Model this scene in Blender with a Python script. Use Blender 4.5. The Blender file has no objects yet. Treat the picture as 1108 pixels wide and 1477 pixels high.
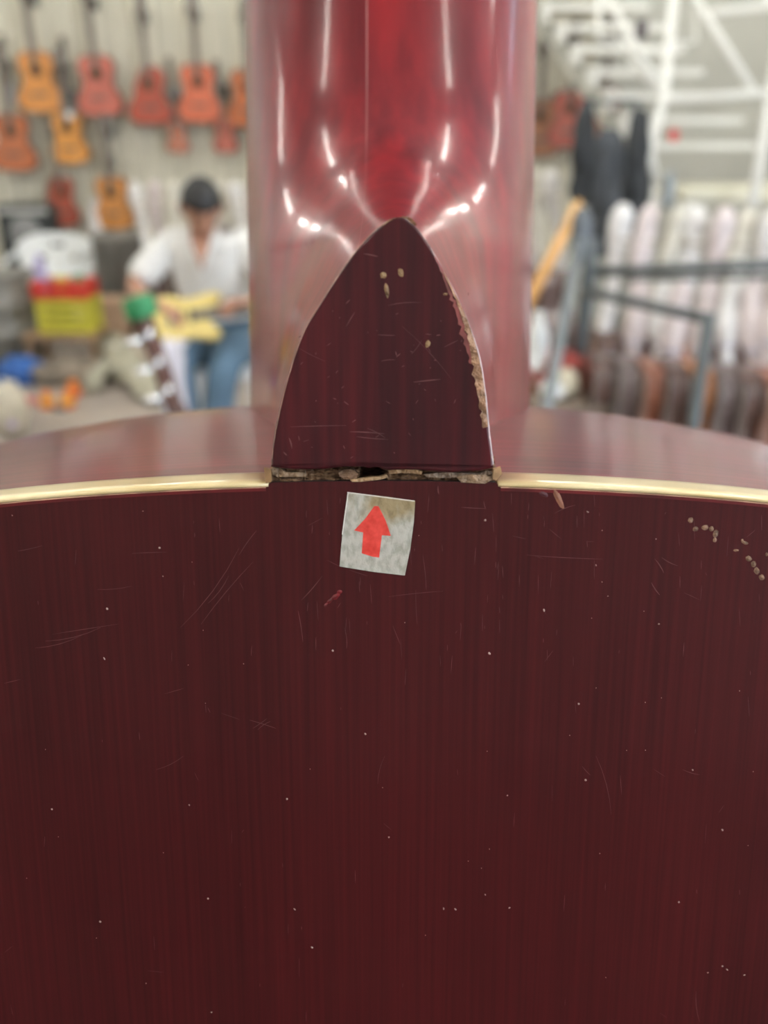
import bpy, bmesh, math, random
from mathutils import Vector, Matrix, noise
import numpy as np
random.seed(7)
S = bpy.context.scene
COL = S.collection
R = math.radians

# ------------------------------------------------------------------ camera
F = 1300.0; W0, H0 = 1108, 1477
PITCH = R(23); CAM = Vector((0, 0, 1.55))
RT = Vector((1, 0, 0)); FW = Vector((0, math.cos(PITCH), -math.sin(PITCH))); UP = Vector((0, math.sin(PITCH), math.cos(PITCH)))
cd = bpy.data.cameras.new('camera'); cam = bpy.data.objects.new('camera', cd); COL.objects.link(cam)
cam.location = CAM; cam.rotation_euler = (R(90) - PITCH, 0, 0)
cd.sensor_fit = 'HORIZONTAL'; cd.sensor_width = 36; cd.lens = F / W0 * 36
cd.clip_start = 0.005; cd.clip_end = 200
cd.dof.use_dof = True; cd.dof.focus_distance = 0.112; cd.dof.aperture_fstop = 23; cd.dof.aperture_blades = 0
S.camera = cam
# ------------------------------------------------------------------ world, exposure
w = bpy.data.worlds.new('overcast'); S.world = w; w.use_nodes = True
bg = w.node_tree.nodes['Background']; bg.inputs[0].default_value = (0.72, 0.84, 1.0, 1); bg.inputs[1].default_value = 3.2
S.view_settings.view_transform = 'Standard'; S.view_settings.look = 'None'
S.view_settings.gamma = 1; S.view_settings.use_curve_mapping = False
S.view_settings.exposure = 1.05
LAMP = 26.0

# ------------------------------------------------------------------ helpers
def wp(px, py, d):
    """world point seen at photo pixel (px, py) at axial depth d (metres)"""
    return CAM + FW * d + RT * ((px - 554) / F * d) + UP * ((738 - py) / F * d)

def tree(m):
    m.use_nodes = True; nt = m.node_tree; nt.nodes.clear()
    o = nt.nodes.new('ShaderNodeOutputMaterial'); b = nt.nodes.new('ShaderNodeBsdfPrincipled')
    nt.links.new(b.outputs[0], o.inputs[0]); return nt, b

MC = {}
def M(name, col, rough=.5, var=.15, scale=8, metal=0., bump=0., coat=0., stretch=(1, 1, 1), spec=.5, trans=0., col2=None):
    if name in MC: return MC[name]
    m = bpy.data.materials.new(name); nt, b = tree(m); MC[name] = m
    N, L = nt.nodes, nt.links
    tc = N.new('ShaderNodeTexCoord'); mp = N.new('ShaderNodeMapping'); mp.inputs['Scale'].default_value = stretch
    no = N.new('ShaderNodeTexNoise'); no.inputs['Scale'].default_value = scale; no.inputs['Detail'].default_value = 4
    L.new(tc.outputs['Object'], mp.inputs[0]); L.new(mp.outputs[0], no.inputs['Vector'])
    cr = N.new('ShaderNodeValToRGB'); cr.color_ramp.elements[0].position = .3; cr.color_ramp.elements[1].position = .7
    c1 = [c * (1 - var) for c in col]; c2 = col2 or [min(1, c * (1 + var)) for c in col]
    cr.color_ramp.elements[0].color = (*c1, 1); cr.color_ramp.elements[1].color = (*c2, 1)
    L.new(no.outputs['Fac'], cr.inputs[0]); L.new(cr.outputs[0], b.inputs['Base Color'])
    b.inputs['Roughness'].default_value = rough; b.inputs['Metallic'].default_value = metal
    b.inputs['Specular IOR Level'].default_value = spec; b.inputs['Coat Weight'].default_value = coat
    b.inputs['Coat Roughness'].default_value = .08; b.inputs['Transmission Weight'].default_value = trans
    if bump:
        bp = N.new('ShaderNodeBump'); bp.inputs['Strength'].default_value = bump; bp.inputs['Distance'].default_value = .01
        L.new(no.outputs['Fac'], bp.inputs['Height']); L.new(bp.outputs[0], b.inputs['Normal'])
    return m

def EM(name, col, s):
    m = bpy.data.materials.new(name); nt, b = tree(m)
    b.inputs['Base Color'].default_value = (*col, 1); b.inputs['Emission Color'].default_value = (*col, 1); b.inputs['Emission Strength'].default_value = s
    return m

def mkobj(name, me, m=None, parent=None, smooth=False):
    o = bpy.data.objects.new(name, me); COL.objects.link(o)
    if m is not None and not me.materials: me.materials.append(m)
    if smooth:
        for p in me.polygons: p.use_smooth = True
    if parent: o.parent = parent
    return o
def mesh(name, vs, fs, m=None, parent=None, smooth=False):
    me = bpy.data.meshes.new(name); me.from_pydata([tuple(v) for v in vs], [], fs); me.update()
    return mkobj(name, me, m, parent, smooth)
def empty(name, loc=(0, 0, 0), rot=(0, 0, 0)):
    o = bpy.data.objects.new(name, None); COL.objects.link(o); o.location = loc; o.rotation_euler = rot; o.empty_display_size = .05
    return o
def tag(o, label=None, cat=None, group=None, kind=None):
    if label: o['label'] = label
    if cat: o['category'] = cat
    if group: o['group'] = group
    if kind: o['kind'] = kind
    return o
def children(o): return [c for c in ALLCH.get(o.name, [])] if False else list(o.children)
def dup(o, loc=None, rot=None, label=None, parent=None, mats=None):
    c = o.copy(); COL.objects.link(c)
    if parent is not None: c.parent = parent
    if loc is not None: c.location = loc
    if rot is not None: c.rotation_euler = rot
    if label: c['label'] = label
    for ch in list(o.children): dup(ch, parent=c)
    return c

class MB:
    def __init__(s): s.v = []; s.f = []
    def add(s, vs, fs):
        n = len(s.v); s.v += [Vector(v) for v in vs]; s.f += [tuple(i + n for i in f) for f in fs]
    def box(s, a, b, bev=0.0):
        x0, y0, z0 = a; x1, y1, z1 = b
        if bev <= 0:
            s.add([(x0, y0, z0), (x1, y0, z0), (x1, y1, z0), (x0, y1, z0), (x0, y0, z1), (x1, y0, z1), (x1, y1, z1), (x0, y1, z1)],
                  [(0, 3, 2, 1), (4, 5, 6, 7), (0, 1, 5, 4), (1, 2, 6, 5), (2, 3, 7, 6), (3, 0, 4, 7)]); return
        bm = bmesh.new(); bmesh.ops.create_cube(bm, size=1)
        for v in bm.verts: v.co = Vector(((x0 + x1) / 2 + v.co.x * (x1 - x0), (y0 + y1) / 2 + v.co.y * (y1 - y0), (z0 + z1) / 2 + v.co.z * (z1 - z0)))
        bmesh.ops.bevel(bm, geom=bm.edges[:], offset=bev, segments=2, affect='EDGES', profile=.5)
        bm.verts.index_update(); s.add([v.co.copy() for v in bm.verts], [[v.index for v in f.verts] for f in bm.faces]); bm.free()
    def tube(s, pts, r, n=8, cap=True, flat=1.0):
        pts = [Vector(p) for p in pts]; rs = r if isinstance(r, (list, tuple)) else [r] * len(pts)
        base = len(s.v); ref = None
        for i, p in enumerate(pts):
            t = (pts[min(i + 1, len(pts) - 1)] - pts[max(i - 1, 0)]).normalized()
            if ref is None: ref = Vector((0, 0, 1)) if abs(t.z) < .9 else Vector((1, 0, 0))
            a = (ref - t * ref.dot(t)).normalized(); b = t.cross(a); ref = a
            for k in range(n):
                an = 2 * math.pi * k / n
                s.v.append(p + a * (math.cos(an) * rs[i]) + b * (math.sin(an) * rs[i] * flat))
        for i in range(len(pts) - 1):
            for k in range(n):
                k2 = (k + 1) % n
                s.f.append((base + i * n + k, base + i * n + k2, base + (i + 1) * n + k2, base + (i + 1) * n + k))
        if cap:
            s.f.append(tuple(base + k for k in reversed(range(n)))); s.f.append(tuple(base + (len(pts) - 1) * n + k for k in range(n)))
    def lathe(s, prof, n=20, c=(0, 0, 0), sx=1, sy=1):
        base = len(s.v)
        for r, z in prof:
            for k in range(n):
                a = 2 * math.pi * k / n; s.v.append(Vector((c[0] + r * sx * math.cos(a), c[1] + r * sy * math.sin(a), c[2] + z)))
        for i in range(len(prof) - 1):
            for k in range(n):
                k2 = (k + 1) % n; s.f.append((base + i * n + k, base + i * n + k2, base + (i + 1) * n + k2, base + (i + 1) * n + k))
        s.f.append(tuple(base + k for k in reversed(range(n)))); s.f.append(tuple(base + (len(prof) - 1) * n + k for k in range(n)))
    def prism(s, outl, z0, z1):
        n = len(outl); s.add([(x, y, z0) for x, y in outl] + [(x, y, z1) for x, y in outl],
              [tuple(reversed(range(n))), tuple(range(n, 2 * n))] + [(i, (i + 1) % n, n + (i + 1) % n, n + i) for i in range(n)])
    def xf(s, mat): s.v = [mat @ v for v in s.v]; return s
    def build(s, name, m, parent=None, smooth=False): return mesh(name, s.v, s.f, m, parent, smooth)

def catmull(P, n=8, closed=False):
    P = [Vector(p) for p in P]; out = []; N = len(P)
    rng = range(N if closed else N - 1)
    for i in rng:
        g = lambda k: P[k % N] if closed else P[max(0, min(N - 1, k))]
        p0, p1, p2, p3 = g(i - 1), g(i), g(i + 1), g(i + 2)
        for j in range(n):
            t = j / n
            out.append(.5 * ((2 * p1) + (p2 - p0) * t + (2 * p0 - 5 * p1 + 4 * p2 - p3) * t * t + (3 * p1 - p0 - 3 * p2 + p3) * t ** 3))
    if not closed: out.append(P[-1])
    return out
def blob(name, m, parent, c, r, amp=.2, fr=4., sub=3, seed=0., flatten=None):
    bm = bmesh.new(); bmesh.ops.create_icosphere(bm, subdivisions=sub, radius=1)
    for v in bm.verts:
        d = v.co.normalized(); k = 1 + amp * noise.noise(d * fr + Vector((seed, seed * 2, 0))) + amp * .5 * noise.noise(d * fr * 2.3 + Vector((0, seed, 5)))
        v.co = Vector((d.x * r[0] * k, d.y * r[1] * k, d.z * r[2] * k))
        if flatten is not None and v.co.z < flatten: v.co.z = flatten
        v.co += Vector(c)
    me = bpy.data.meshes.new(name); bm.to_mesh(me); bm.free()
    return mkobj(name, me, m, parent, True)
ORD = ['first', 'second', 'third', 'fourth', 'fifth', 'sixth', 'seventh', 'eighth', 'ninth', 'tenth', 'eleventh', 'twelfth', 'thirteenth', 'fourteenth']

# ------------------------------------------------------------------ room shell
XL, XR, YF, YB, ZC = -5.2, 4.4, 8.05, -4.5, 4.2
cream = M('cream_sheet', (.66, .63, .52), .55, .05, 2)
white_wall = M('white_wall', (.74, .75, .71), .7, .04, 2); plaster = M('plaster', (.52, .52, .47), .7, .1, 2)
dark_wall = M('rear_wall_brown', (.34, .29, .26), .8, .2, 3)
concrete = M('concrete_floor', (.36, .31, .27), .6, .22, 2.2, bump=.1)
st = lambda o: tag(o, kind='structure')
b = MB(); b.box((XL, YB, -.1), (XR, YF + .12, 0)); fl = st(b.build('floor', concrete))
b = MB(); b.box((XL, YB, ZC), (XR, YF + .1, ZC + .1)); st(b.build('ceiling', white_wall))
b = MB(); b.box((XL, YF + .04, 0), (XR, YF + .12, ZC)); wb = st(b.build('wall_back', plaster))
def sheet_mesh(x0, x1):                                            # ribbed sheet
    m = MB(); n = int(round((x1 - x0) / .14)); p = (x1 - x0) / n; pts = []
    for i in range(n):
        a = x0 + i * p; pts += [(a, 0), (a + p * .55, 0), (a + p * .65, -.028), (a + p * .9, -.028)]
    pts.append((x1, 0)); vs = []
    for x, y in pts: vs += [(x, y, 0), (x, y, 1)]
    return vs, [(2 * i, 2 * i + 2, 2 * i + 3, 2 * i + 1) for i in range(len(pts) - 1)]
vs, fs = sheet_mesh(0, .98)
me = bpy.data.meshes.new('sheet'); me.from_pydata(vs, [], fs); me.materials.append(cream)
x = XL
while x < 1.5:
    o = bpy.data.objects.new('panel', me); COL.objects.link(o); o.parent = wb; o.location = (x, YF + .035, .01); o.scale = (1, 1, 2.72); x += .985
pale = M('pale_blue_panel', (.62, .72, .74), .5, .05, 2)
me2 = me.copy(); me2.materials.clear(); me2.materials.append(pale)
x = XL
while x < 2.2:
    o = bpy.data.objects.new('upper_panel', me2); COL.objects.link(o); o.parent = wb; o.location = (x, YF + .035, 2.8); o.scale = (1, 1, 1.38); x += .985
b = MB(); b.box((XL, YF - .05, 2.70), (-2.15, YF, 2.86)); st(b.build('trim_1', M('dark_green_trim', (.16, .18, .15), .6)))
b = MB(); b.box((-2.15, YF - .03, 2.76), (XR, YF, 2.82)); st(b.build('trim_2', M('grey_trim', (.45, .48, .46), .6)))
b = MB(); b.box((XL - .1, YB, 0), (XL, YF + .1, ZC)); st(b.build('wall_left', white_wall))
b = MB()                                                            # right wall with open shop front on the near part
b.box((XR, 1.8, 0), (XR + .1, YF + .1, ZC)); b.box((XR, YB, 0), (XR + .1, -2.8, ZC)); b.box((XR, -2.8, 3.2), (XR + .1, 1.8, ZC)); st(b.build('wall_right', white_wall))
b = MB(); b.box((XL, YB - .1, 0), (XR, YB, ZC)); st(b.build('wall_rear', dark_wall))

# ceiling lamps: housings with tubes
tube_m = EM('tube_light', (1, .97, .90), LAMP); house = M('lamp_white', (.8, .8, .78), .4, .03)
def lamp():
    r = empty('ceiling_lamp'); tag(r, 'x', 'lamp', 'tube lamps under the ceiling')
    h = MB(); h.box((-.09, -.62, .05), (.09, .62, .11), .01); h.build('housing', house, r)
    t = MB(); t.tube([(0, -.59, .025), (0, .59, .025)], .022, 10); t.build('tube', tube_m, r, True)
    for s in (-1, 1):
        t = MB(); t.box((-.02, s * .60 - .012, 0), (.02, s * .60 + .012, .055)); t.build('lamp_holder', house, r)
    m_ = MB(); m_.tube([(0, -.4, .11), (0, -.4, ZC - 3.4)], .006, 6); m_.tube([(0, .4, .11), (0, .4, ZC - 3.4)], .006, 6); m_.build('hanger_rod', house, r)
    return r
L0 = None; k = 0
rows = [(-3.7, 'left'), (-1.45, 'middle left'), (1.15, 'middle right'), (3.3, 'right')]
for x, rn in rows:
    for j, y in enumerate((-3.2, -1.2, .8, 2.8, 4.8, 6.6)):
        lab = 'white tube lamp in the %s ceiling row, %s from the rear wall' % (rn, ORD[j])
        if L0 is None: L0 = lamp(); o = L0; o['label'] = lab; o.location = (x, y, 3.4)
        else: o = dup(L0, (x, y, 3.4), None, lab)

# ------------------------------------------------------------------ THE GUITAR (foreground)
ALPHA = R(12.6); D0 = .105
GY = UP * math.cos(ALPHA) - FW * math.sin(ALPHA); GZ = -UP * math.sin(ALPHA) - FW * math.cos(ALPHA)
O = CAM + FW * D0 + UP * (46 / F * D0) + RT * (-1 / F * D0)
guitar = empty('acoustic_guitar')
GM = Matrix((( 1, GY.x, GZ.x, O.x), (0, GY.y, GZ.y, O.y), (0, GY.z, GZ.z, O.z), (0, 0, 0, 1)))
guitar.matrix_world = GM
tag(guitar, 'large dark cherry red acoustic guitar seen from behind, filling the foreground', 'guitar')
GI = GM.inverted()
def gp(px, py, z=0.):
    """guitar-frame point on the plane z seen at photo pixel"""
    c = GI @ CAM; q = GI @ wp(px, py, 1.0); d = q - c
    t = (z - c.z) / d.z; return c + d * t
def zb(x): return -x * x / 8.0

def lacquer(name, dark, mid, light, rough, grain=(900, 18, 60), big=12., bump=.02, hazy=.0, coat=.6):
    m = bpy.data.materials.new(name); nt, b = tree(m); N, L = nt.nodes, nt.links
    tc = N.new('ShaderNodeTexCoord'); mp = N.new('ShaderNodeMapping'); mp.inputs['Scale'].default_value = grain
    L.new(tc.outputs['Object'], mp.inputs[0])
    n1 = N.new('ShaderNodeTexNoise'); n1.inputs['Scale'].default_value = 1.; n1.inputs['Detail'].default_value = 5; L.new(mp.outputs[0], n1.inputs['Vector'])
    mp2 = N.new('ShaderNodeMapping'); mp2.inputs['Scale'].default_value = (big * 3, big * .6, big); L.new(tc.outputs['Object'], mp2.inputs[0])
    n2 = N.new('ShaderNodeTexNoise'); n2.inputs['Scale'].default_value = 1.; n2.inputs['Detail'].default_value = 3; L.new(mp2.outputs[0], n2.inputs['Vector'])
    mx = N.new('ShaderNodeMath'); mx.operation = 'MULTIPLY_ADD'; mx.inputs[1].default_value = .6; L.new(n1.outputs['Fac'], mx.inputs[0])
    m2 = N.new('ShaderNodeMath'); m2.operation = 'MULTIPLY'; m2.inputs[1].default_value = .40; L.new(n2.outputs['Fac'], m2.inputs[0]); L.new(m2.outputs[0], mx.inputs[2])
    cr = N.new('ShaderNodeValToRGB'); e = cr.color_ramp.elements; e[0].position = .34; e[0].color = (*dark, 1); e[1].position = .66; e[1].color = (*light, 1)
    k = e.new(.5); k.color = (*mid, 1); L.new(mx.outputs[0], cr.inputs[0]); L.new(cr.outputs[0], b.inputs['Base Color'])
    b.inputs['Roughness'].default_value = rough; b.inputs['Coat Weight'].default_value = coat; b.inputs['Coat Roughness'].default_value = rough * .35
    b.inputs['Specular IOR Level'].default_value = .25; b.inputs['Coat IOR'].default_value = 1.36
    n3 = N.new('ShaderNodeTexNoise'); n3.inputs['Scale'].default_value = 45.; n3.inputs['Detail'].default_value = 2; L.new(tc.outputs['Object'], n3.inputs['Vector'])
    mm = N.new('ShaderNodeMath'); mm.operation = 'MULTIPLY_ADD'; mm.inputs[1].default_value = .25; L.new(n1.outputs['Fac'], mm.inputs[0]); L.new(n3.outputs['Fac'], mm.inputs[2])
    bp = N.new('ShaderNodeBump'); bp.inputs['Strength'].default_value = bump; bp.inputs['Distance'].default_value = .002
    L.new(mm.outputs[0], bp.inputs['Height']); L.new(bp.outputs[0], b.inputs['Normal']); L.new(bp.outputs[0], b.inputs['Coat Normal'])
    return m, nt, b, tc, cr
back_m, *_ = lacquer('cherry_back', (.034, .0035, .0048), (.052, .0050, .0068), (.068, .0066, .0085), .40, grain=(1700, 22, 60), coat=.38)
side_m, *_ = lacquer('cherry_side', (.10, .010, .018), (.17, .018, .028), (.25, .03, .04), .32, grain=(25, 60, 600), big=10, bump=.06, coat=.5)
cap_m, *_ = lacquer('cherry_cap', (.022, .004, .007), (.050, .0055, .009), (.085, .008, .012), .40, grain=(700, 25, 60), big=40, coat=.4)
neck_m, nt, pb, tc, cr = lacquer('cherry_neck', (.10, .008, .012), (.17, .014, .02), (.26, .018, .024), .28, grain=(220, 7, 220), big=14, bump=.12, coat=.55)
# laminated neck: brighter centre piece with a thin glue seam
N, L = nt.nodes, nt.links
sp = N.new('ShaderNodeSeparateXYZ'); L.new(tc.outputs['Object'], sp.inputs[0])
def mr(src, a, b_, c, d):
    n = N.new('ShaderNodeMapRange'); n.inputs[1].default_value = a; n.inputs[2].default_value = b_; n.inputs[3].default_value = c; n.inputs[4].default_value = d
    L.new(src, n.inputs[0]); return n.outputs[0]
def mul(a, b_):
    n = N.new('ShaderNodeMath'); n.operation = 'MULTIPLY'; L.new(a, n.inputs[0]); L.new(b_, n.inputs[1]); return n.outputs[0]
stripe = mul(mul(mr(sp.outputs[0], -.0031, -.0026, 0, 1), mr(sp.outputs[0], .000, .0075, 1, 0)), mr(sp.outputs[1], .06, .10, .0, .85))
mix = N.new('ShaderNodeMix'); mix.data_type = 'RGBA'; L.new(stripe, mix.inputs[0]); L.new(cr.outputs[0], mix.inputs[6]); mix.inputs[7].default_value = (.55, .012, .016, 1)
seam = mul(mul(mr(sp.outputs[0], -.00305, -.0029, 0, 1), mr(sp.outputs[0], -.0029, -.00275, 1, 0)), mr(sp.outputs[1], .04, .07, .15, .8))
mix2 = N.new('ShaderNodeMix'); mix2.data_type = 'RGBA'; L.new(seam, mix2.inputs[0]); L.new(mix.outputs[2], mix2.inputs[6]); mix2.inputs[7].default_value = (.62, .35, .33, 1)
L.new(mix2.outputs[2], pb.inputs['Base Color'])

half = [(0, 0), (.022, -.0005), (.045, -.0022), (.066, -.0053), (.086, -.0097), (.108, -.0190), (.127, -.038), (.139, -.063), (.142, -.092), (.137, -.125), (.126, -.160), (.119, -.195), (.125, -.235),
        (.148, -.280), (.176, -.330), (.190, -.380), (.186, -.420), (.163, -.460), (.118, -.488), (.06, -.498), (0, -.500)]
hr = [(p.x, p.y) for p in catmull([(x, y, 0) for x, y in half], 7)]
hr = [hr[0], (.004, -.00002), (.008, -.00009), (.0131, -.00018), (.0136, -.0002)] + [p for p in hr[1:-1] if p[0] > .0145 or p[1] < -.1] + [hr[-1]]
outl = hr + [(-x, y) for x, y in reversed(hr[1:-1])]                # clockwise from top centre going right
n = len(outl); OV = [Vector((x, y)) for x, y in outl]
nor = []
for i in range(n):
    t = (OV[(i + 1) % n] - OV[i - 1]).normalized(); nor.append(Vector((-t.y, t.x)))
def insv(i, ins): return .0001 if (abs(OV[i].x) < .0133 and OV[i].y > -.1) else ins
def bloop(ins, z): return [Vector((OV[i].x - nor[i].x * insv(i, ins), OV[i].y - nor[i].y * insv(i, ins), zb(OV[i].x) + z)) for i in range(n)]
def loop(ins, z, follow=True): return [Vector((OV[i].x - nor[i].x * ins, OV[i].y - nor[i].y * ins, (zb(OV[i].x) if follow else 0) + z)) for i in range(n)]
def skin_loops(loops, closed=True):
    vs = []; fs = []
    for l in loops: vs += l
    m = len(loops[0])
    for a in range(len(loops) - 1):
        for i in range(m if closed else m - 1):
            j = (i + 1) % m; fs.append((a * m + i, a * m + j, (a + 1) * m + j, (a + 1) * m + i))
    return vs, fs
DEP = .095
# back plate: fan of rings towards the spine so that it can arch
bl = bloop(.0005, 0); h_ = n // 2; vs = []; fs = []; NB = 24
for i in range(0, h_ + 1):
    p = bl[i]; q = bl[(n - i) % n]
    for k in range(NB + 1):
        x = p.x + (q.x - p.x) * k / NB; vs.append((x, p.y, zb(x)))
fs = [(i * (NB + 1) + k, i * (NB + 1) + k + 1, (i + 1) * (NB + 1) + k + 1, (i + 1) * (NB + 1) + k) for i in range(h_) for k in range(NB)]
back = mesh('back', vs, fs, back_m, guitar, True)
vs, fs = skin_loops([bloop(.0005, 0), bloop(.0008, -.0004), bloop(.0008, -.003)])
mesh('back_edge', vs, fs, M('dark_glue', (.02, .012, .01), .7), guitar, True)
lsd = [loop(.00005, -.0064)] + [loop(.0001, -.0066 - (DEP - .0086) * k / 6 * 1, True) for k in range(1, 6)] + [loop(.0001, -DEP + .0015, False), loop(.0006, -DEP + .0004, False), loop(.0016, -DEP, False)]
vs, fs = skin_loops(lsd); mesh('side', vs, fs, side_m, guitar, True)
l = loop(.0016, -DEP, False); mesh('soundboard', l, [tuple(range(n))], M('spruce_top', (.55, .36, .18), .35, .1, 4, stretch=(40, 2, 2)), guitar)
# cream binding from the right of the heel all the way round to its left
idx = [i for i in range(n) if True]
start = Vector((.01335, 0))
seq = [i for i in range(1, n)]
def bpt(i, ins, z): return Vector((OV[i].x - nor[i].x * ins, OV[i].y - nor[i].y * ins, zb(OV[i].x) + z))
def edge_at(xs):
    return Vector((xs, -abs(xs) ** 2 / (2 * .46), 0))
prof = [(.0008, -.0035), (.00055, .00008), (.0003, .00014), (.0001, .00002), (-.0001, -.0004), (-.0001, -.0018), (-.00012, -.0035), (-.0001, -.0052), (-.00002, -.0066), (.0008, -.0067)]
keep = [i for i in seq if abs(OV[i].x) > .0165 or OV[i].y < -.1]
lo = []
for ins, z in prof:
    e0 = edge_at(.0134); e1 = edge_at(-.0134)
    lo.append([Vector((e0.x, e0.y - ins, z))] + [bpt(i, ins, z) for i in keep] + [Vector((e1.x, e1.y - ins, z))])
vs, fs = skin_loops(lo, False); m_ = len(lo[0]); fs += [tuple(a * m_ for a in range(len(lo))), tuple(a * m_ + m_ - 1 for a in reversed(range(len(lo))))]
ivory = M('ivory_binding', (.72, .54, .23), .28, .16, 60, coat=.5, stretch=(1, 1, 1), col2=(.84, .71, .42))
bind = mesh('binding', vs, fs, ivory, guitar, True); bind['label'] = 'cream yellow edge binding with a gap at the heel'
# purfling hairline beside it
lo = [[Vector((.0137, edge_at(.0134).y - a, .00006))] + [bpt(i, a, .00006) for i in keep] + [Vector((-.0137, edge_at(.0134).y - a, .00006))] for a in (.0006, .00072)]
vs, fs = skin_loops(lo, False); mesh('purfling', vs, fs, M('pale_hairline', (.50, .30, .20), .5, .5, 300), guitar)
lo = [[Vector((.0137, edge_at(.0134).y - a, .00005))] + [bpt(i, a, .00005) for i in keep] + [Vector((-.0137, edge_at(.0134).y - a, .00005))] for a in (.00072, .0011)]
vs, fs = skin_loops(lo, False); mesh('stain_line', vs, fs, M('red_edge', (.11, .006, .008), .4, .6, 150), guitar)

# heel cap outline, measured on the photograph
capL = [(392, 672), (393, 655), (397, 620), (412, 554), (435, 484), (462.5, 437), (497.5, 383), (525, 348), (548, 327), (562, 317), (575, 313), (587, 316), (598, 325), (618, 352), (641, 391), (668, 445), (688, 503), (699, 562), (705, 620), (710, 655), (711, 673)]
cp = [gp(x, y) for x, y in capL]
cin = catmull([(p.x, p.y, 0) for p in cp], 6)                       # left bottom -> apex -> right bottom
bot = [(711, 674), (690, 678), (650, 680), (620, 678), (600, 676), (575, 676), (556, 677), (545, 672), (530, 674), (515, 668), (500, 669), (485, 673), (470, 675), (440, 676), (415, 675), (392, 673)]
cb = [gp(x, y) for x, y in bot]
def inset_poly(P, d):
    out = []; m = len(P)
    for i in range(m):
        t = (P[(i + 1) % m] - P[i - 1]); t = Vector((t.x, t.y, 0)).normalized(); out.append(Vector((P[i].x + t.y * d, P[i].y - t.x * d, 0)))
    return out
poly = [Vector((p.x, p.y, 0)) for p in cin] + [Vector((p.x, p.y, 0)) for p in cb[1:-1]]
pin = inset_poly(poly, .00028)
T = .0007
lo = [[Vector((p.x, p.y, -.006)) for p in poly], [Vector((p.x, p.y, T - .0003)) for p in poly], [Vector((p.x * .6 + q.x * .4, p.y * .6 + q.y * .4, T - .00008)) for p, q in zip(poly, pin)], [Vector((p.x, p.y, T)) for p in pin]]
vs, fs = skin_loops(lo); k = len(poly); fs.append(tuple(range(3 * k, 4 * k)))
hc = mesh('heel_cap', vs, fs, cap_m, guitar, False); hc['label'] = 'dark pointed heel cap with worn edges'
# fix orientation
def recalc(o):
    bm = bmesh.new(); bm.from_mesh(o.data); bmesh.ops.recalc_face_normals(bm, faces=bm.faces[:]); bm.to_mesh(o.data); bm.free()
recalc(hc)

# neck + heel surface
cinn = np.array([(p.x, p.y) for p in cin]); 
# resample the inner curve evenly
seg = np.sqrt((np.diff(cinn, axis=0) ** 2).sum(1)); cum = np.concatenate([[0], np.cumsum(seg)])
NS, NT = 190, 120
sv = np.linspace(0, 1, NS); ix = np.interp(sv * cum[-1], cum, cinn[:, 0]); iy = np.interp(sv * cum[-1], cum, cinn[:, 1])
iy = iy - .0
YM = .34
def Wd(y): return .0303 - .0015 * min(1, max(0, y / .1)) - max(0, y - .1) * .012
ox = []; oy = []
NX = .0014
for s in sv:
    if s <= .38: y = YM * (s / .38) ** 1.7; ox.append(-1.); oy.append(y)
    elif s >= .62: y = YM * ((1 - s) / .38) ** 1.7; ox.append(1.); oy.append(y)
    else: ox.append((s - .5) / .12); oy.append(YM)
ox = np.array([a * Wd(y) for a, y in zip(ox, oy)]) + NX; oy = np.array(oy)
iy[0] = oy[0] = -.0012; iy[-1] = oy[-1] = -.0012
tt = np.linspace(0, 1, NT) ** 2.2
PX = ix[None, :] * (1 - tt[:, None]) + ox[None, :] * tt[:, None]; PY = iy[None, :] * (1 - tt[:, None]) + oy[None, :] * tt[:, None]
dist = np.full(PX.shape, 9.)
c2 = np.vstack([[cinn[0][0], -.003], cinn, [cinn[-1][0], -.003]])
for a, bb in zip(c2[:-1], c2[1:]):
    d = bb - a; L2 = (d ** 2).sum() + 1e-16
    t = np.clip(((PX - a[0]) * d[0] + (PY - a[1]) * d[1]) / L2, 0, 1)
    dist = np.minimum(dist, np.hypot(PX - a[0] - t * d[0], PY - a[1] - t * d[1]))
dist[0] = 0
HN = .0225
vs = []
for i in range(NT):
    for j in range(NS):
        x, y, r = PX[i, j], PY[i, j], dist[i, j]
        Wl = Wd(y); u = min(1, abs(x - NX) / Wl)
        Dn = max(0, 1 - u ** 2.6) ** .5
        lam = .0034 + .0035 * min(1, max(0, y / .03)) ** 2
        ex = .62 * math.exp(-r / lam) + .38 * math.exp(-r / (lam * 2.6))
        win = 1 - max(0, min(1, (u - .70) / .30)) ** 2
        h = (HN * Dn) * (1 - ex) + (HN) * ex * win + (DEP - .0014 - HN) * ex * win
        vs.append((x, y, -DEP + h))
fs = [(i * NS + j, i * NS + j + 1, (i + 1) * NS + j + 1, (i + 1) * NS + j) for i in range(NT - 1) for j in range(NS - 1)]
neck = mesh('neck', vs, fs, neck_m, guitar, True); recalc(neck); neck['label'] = 'glossy red neck swelling into the heel'
# straight neck cheeks + fingerboard behind
b = MB()
ys = [-.001 + (YM + .001) * k / 40 for k in range(41)]
for s in (-1, 1):
    v = []; 
    for y in ys: v += [(NX + s * Wd(y), y, -DEP), (NX + s * Wd(y), y, -DEP - .003)]
    b.add(v, [(2 * k, 2 * k + 1, 2 * k + 3, 2 * k + 2) for k in range(40)])
b.build('neck_edge', neck_m, guitar, True)
b = MB(); pol = [(NX + Wd(y) + .0003, y) for y in ys] + [(NX - Wd(y) - .0003, y) for y in reversed(ys)]
b.prism(pol, -DEP - .009, -DEP - .003); b.build('fingerboard', M('rosewood', (.05, .025, .018), .45, .3, 30, stretch=(6, 1, 1)), guitar)
hs = MB(); hs.prism([(-.026, .335), (.026, .335), (.034, .36), (.034, .50), (-.034, .50), (-.034, .36)], -DEP - .012, -DEP + .006); hst = hs.build('headstock', neck_m, guitar)
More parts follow.
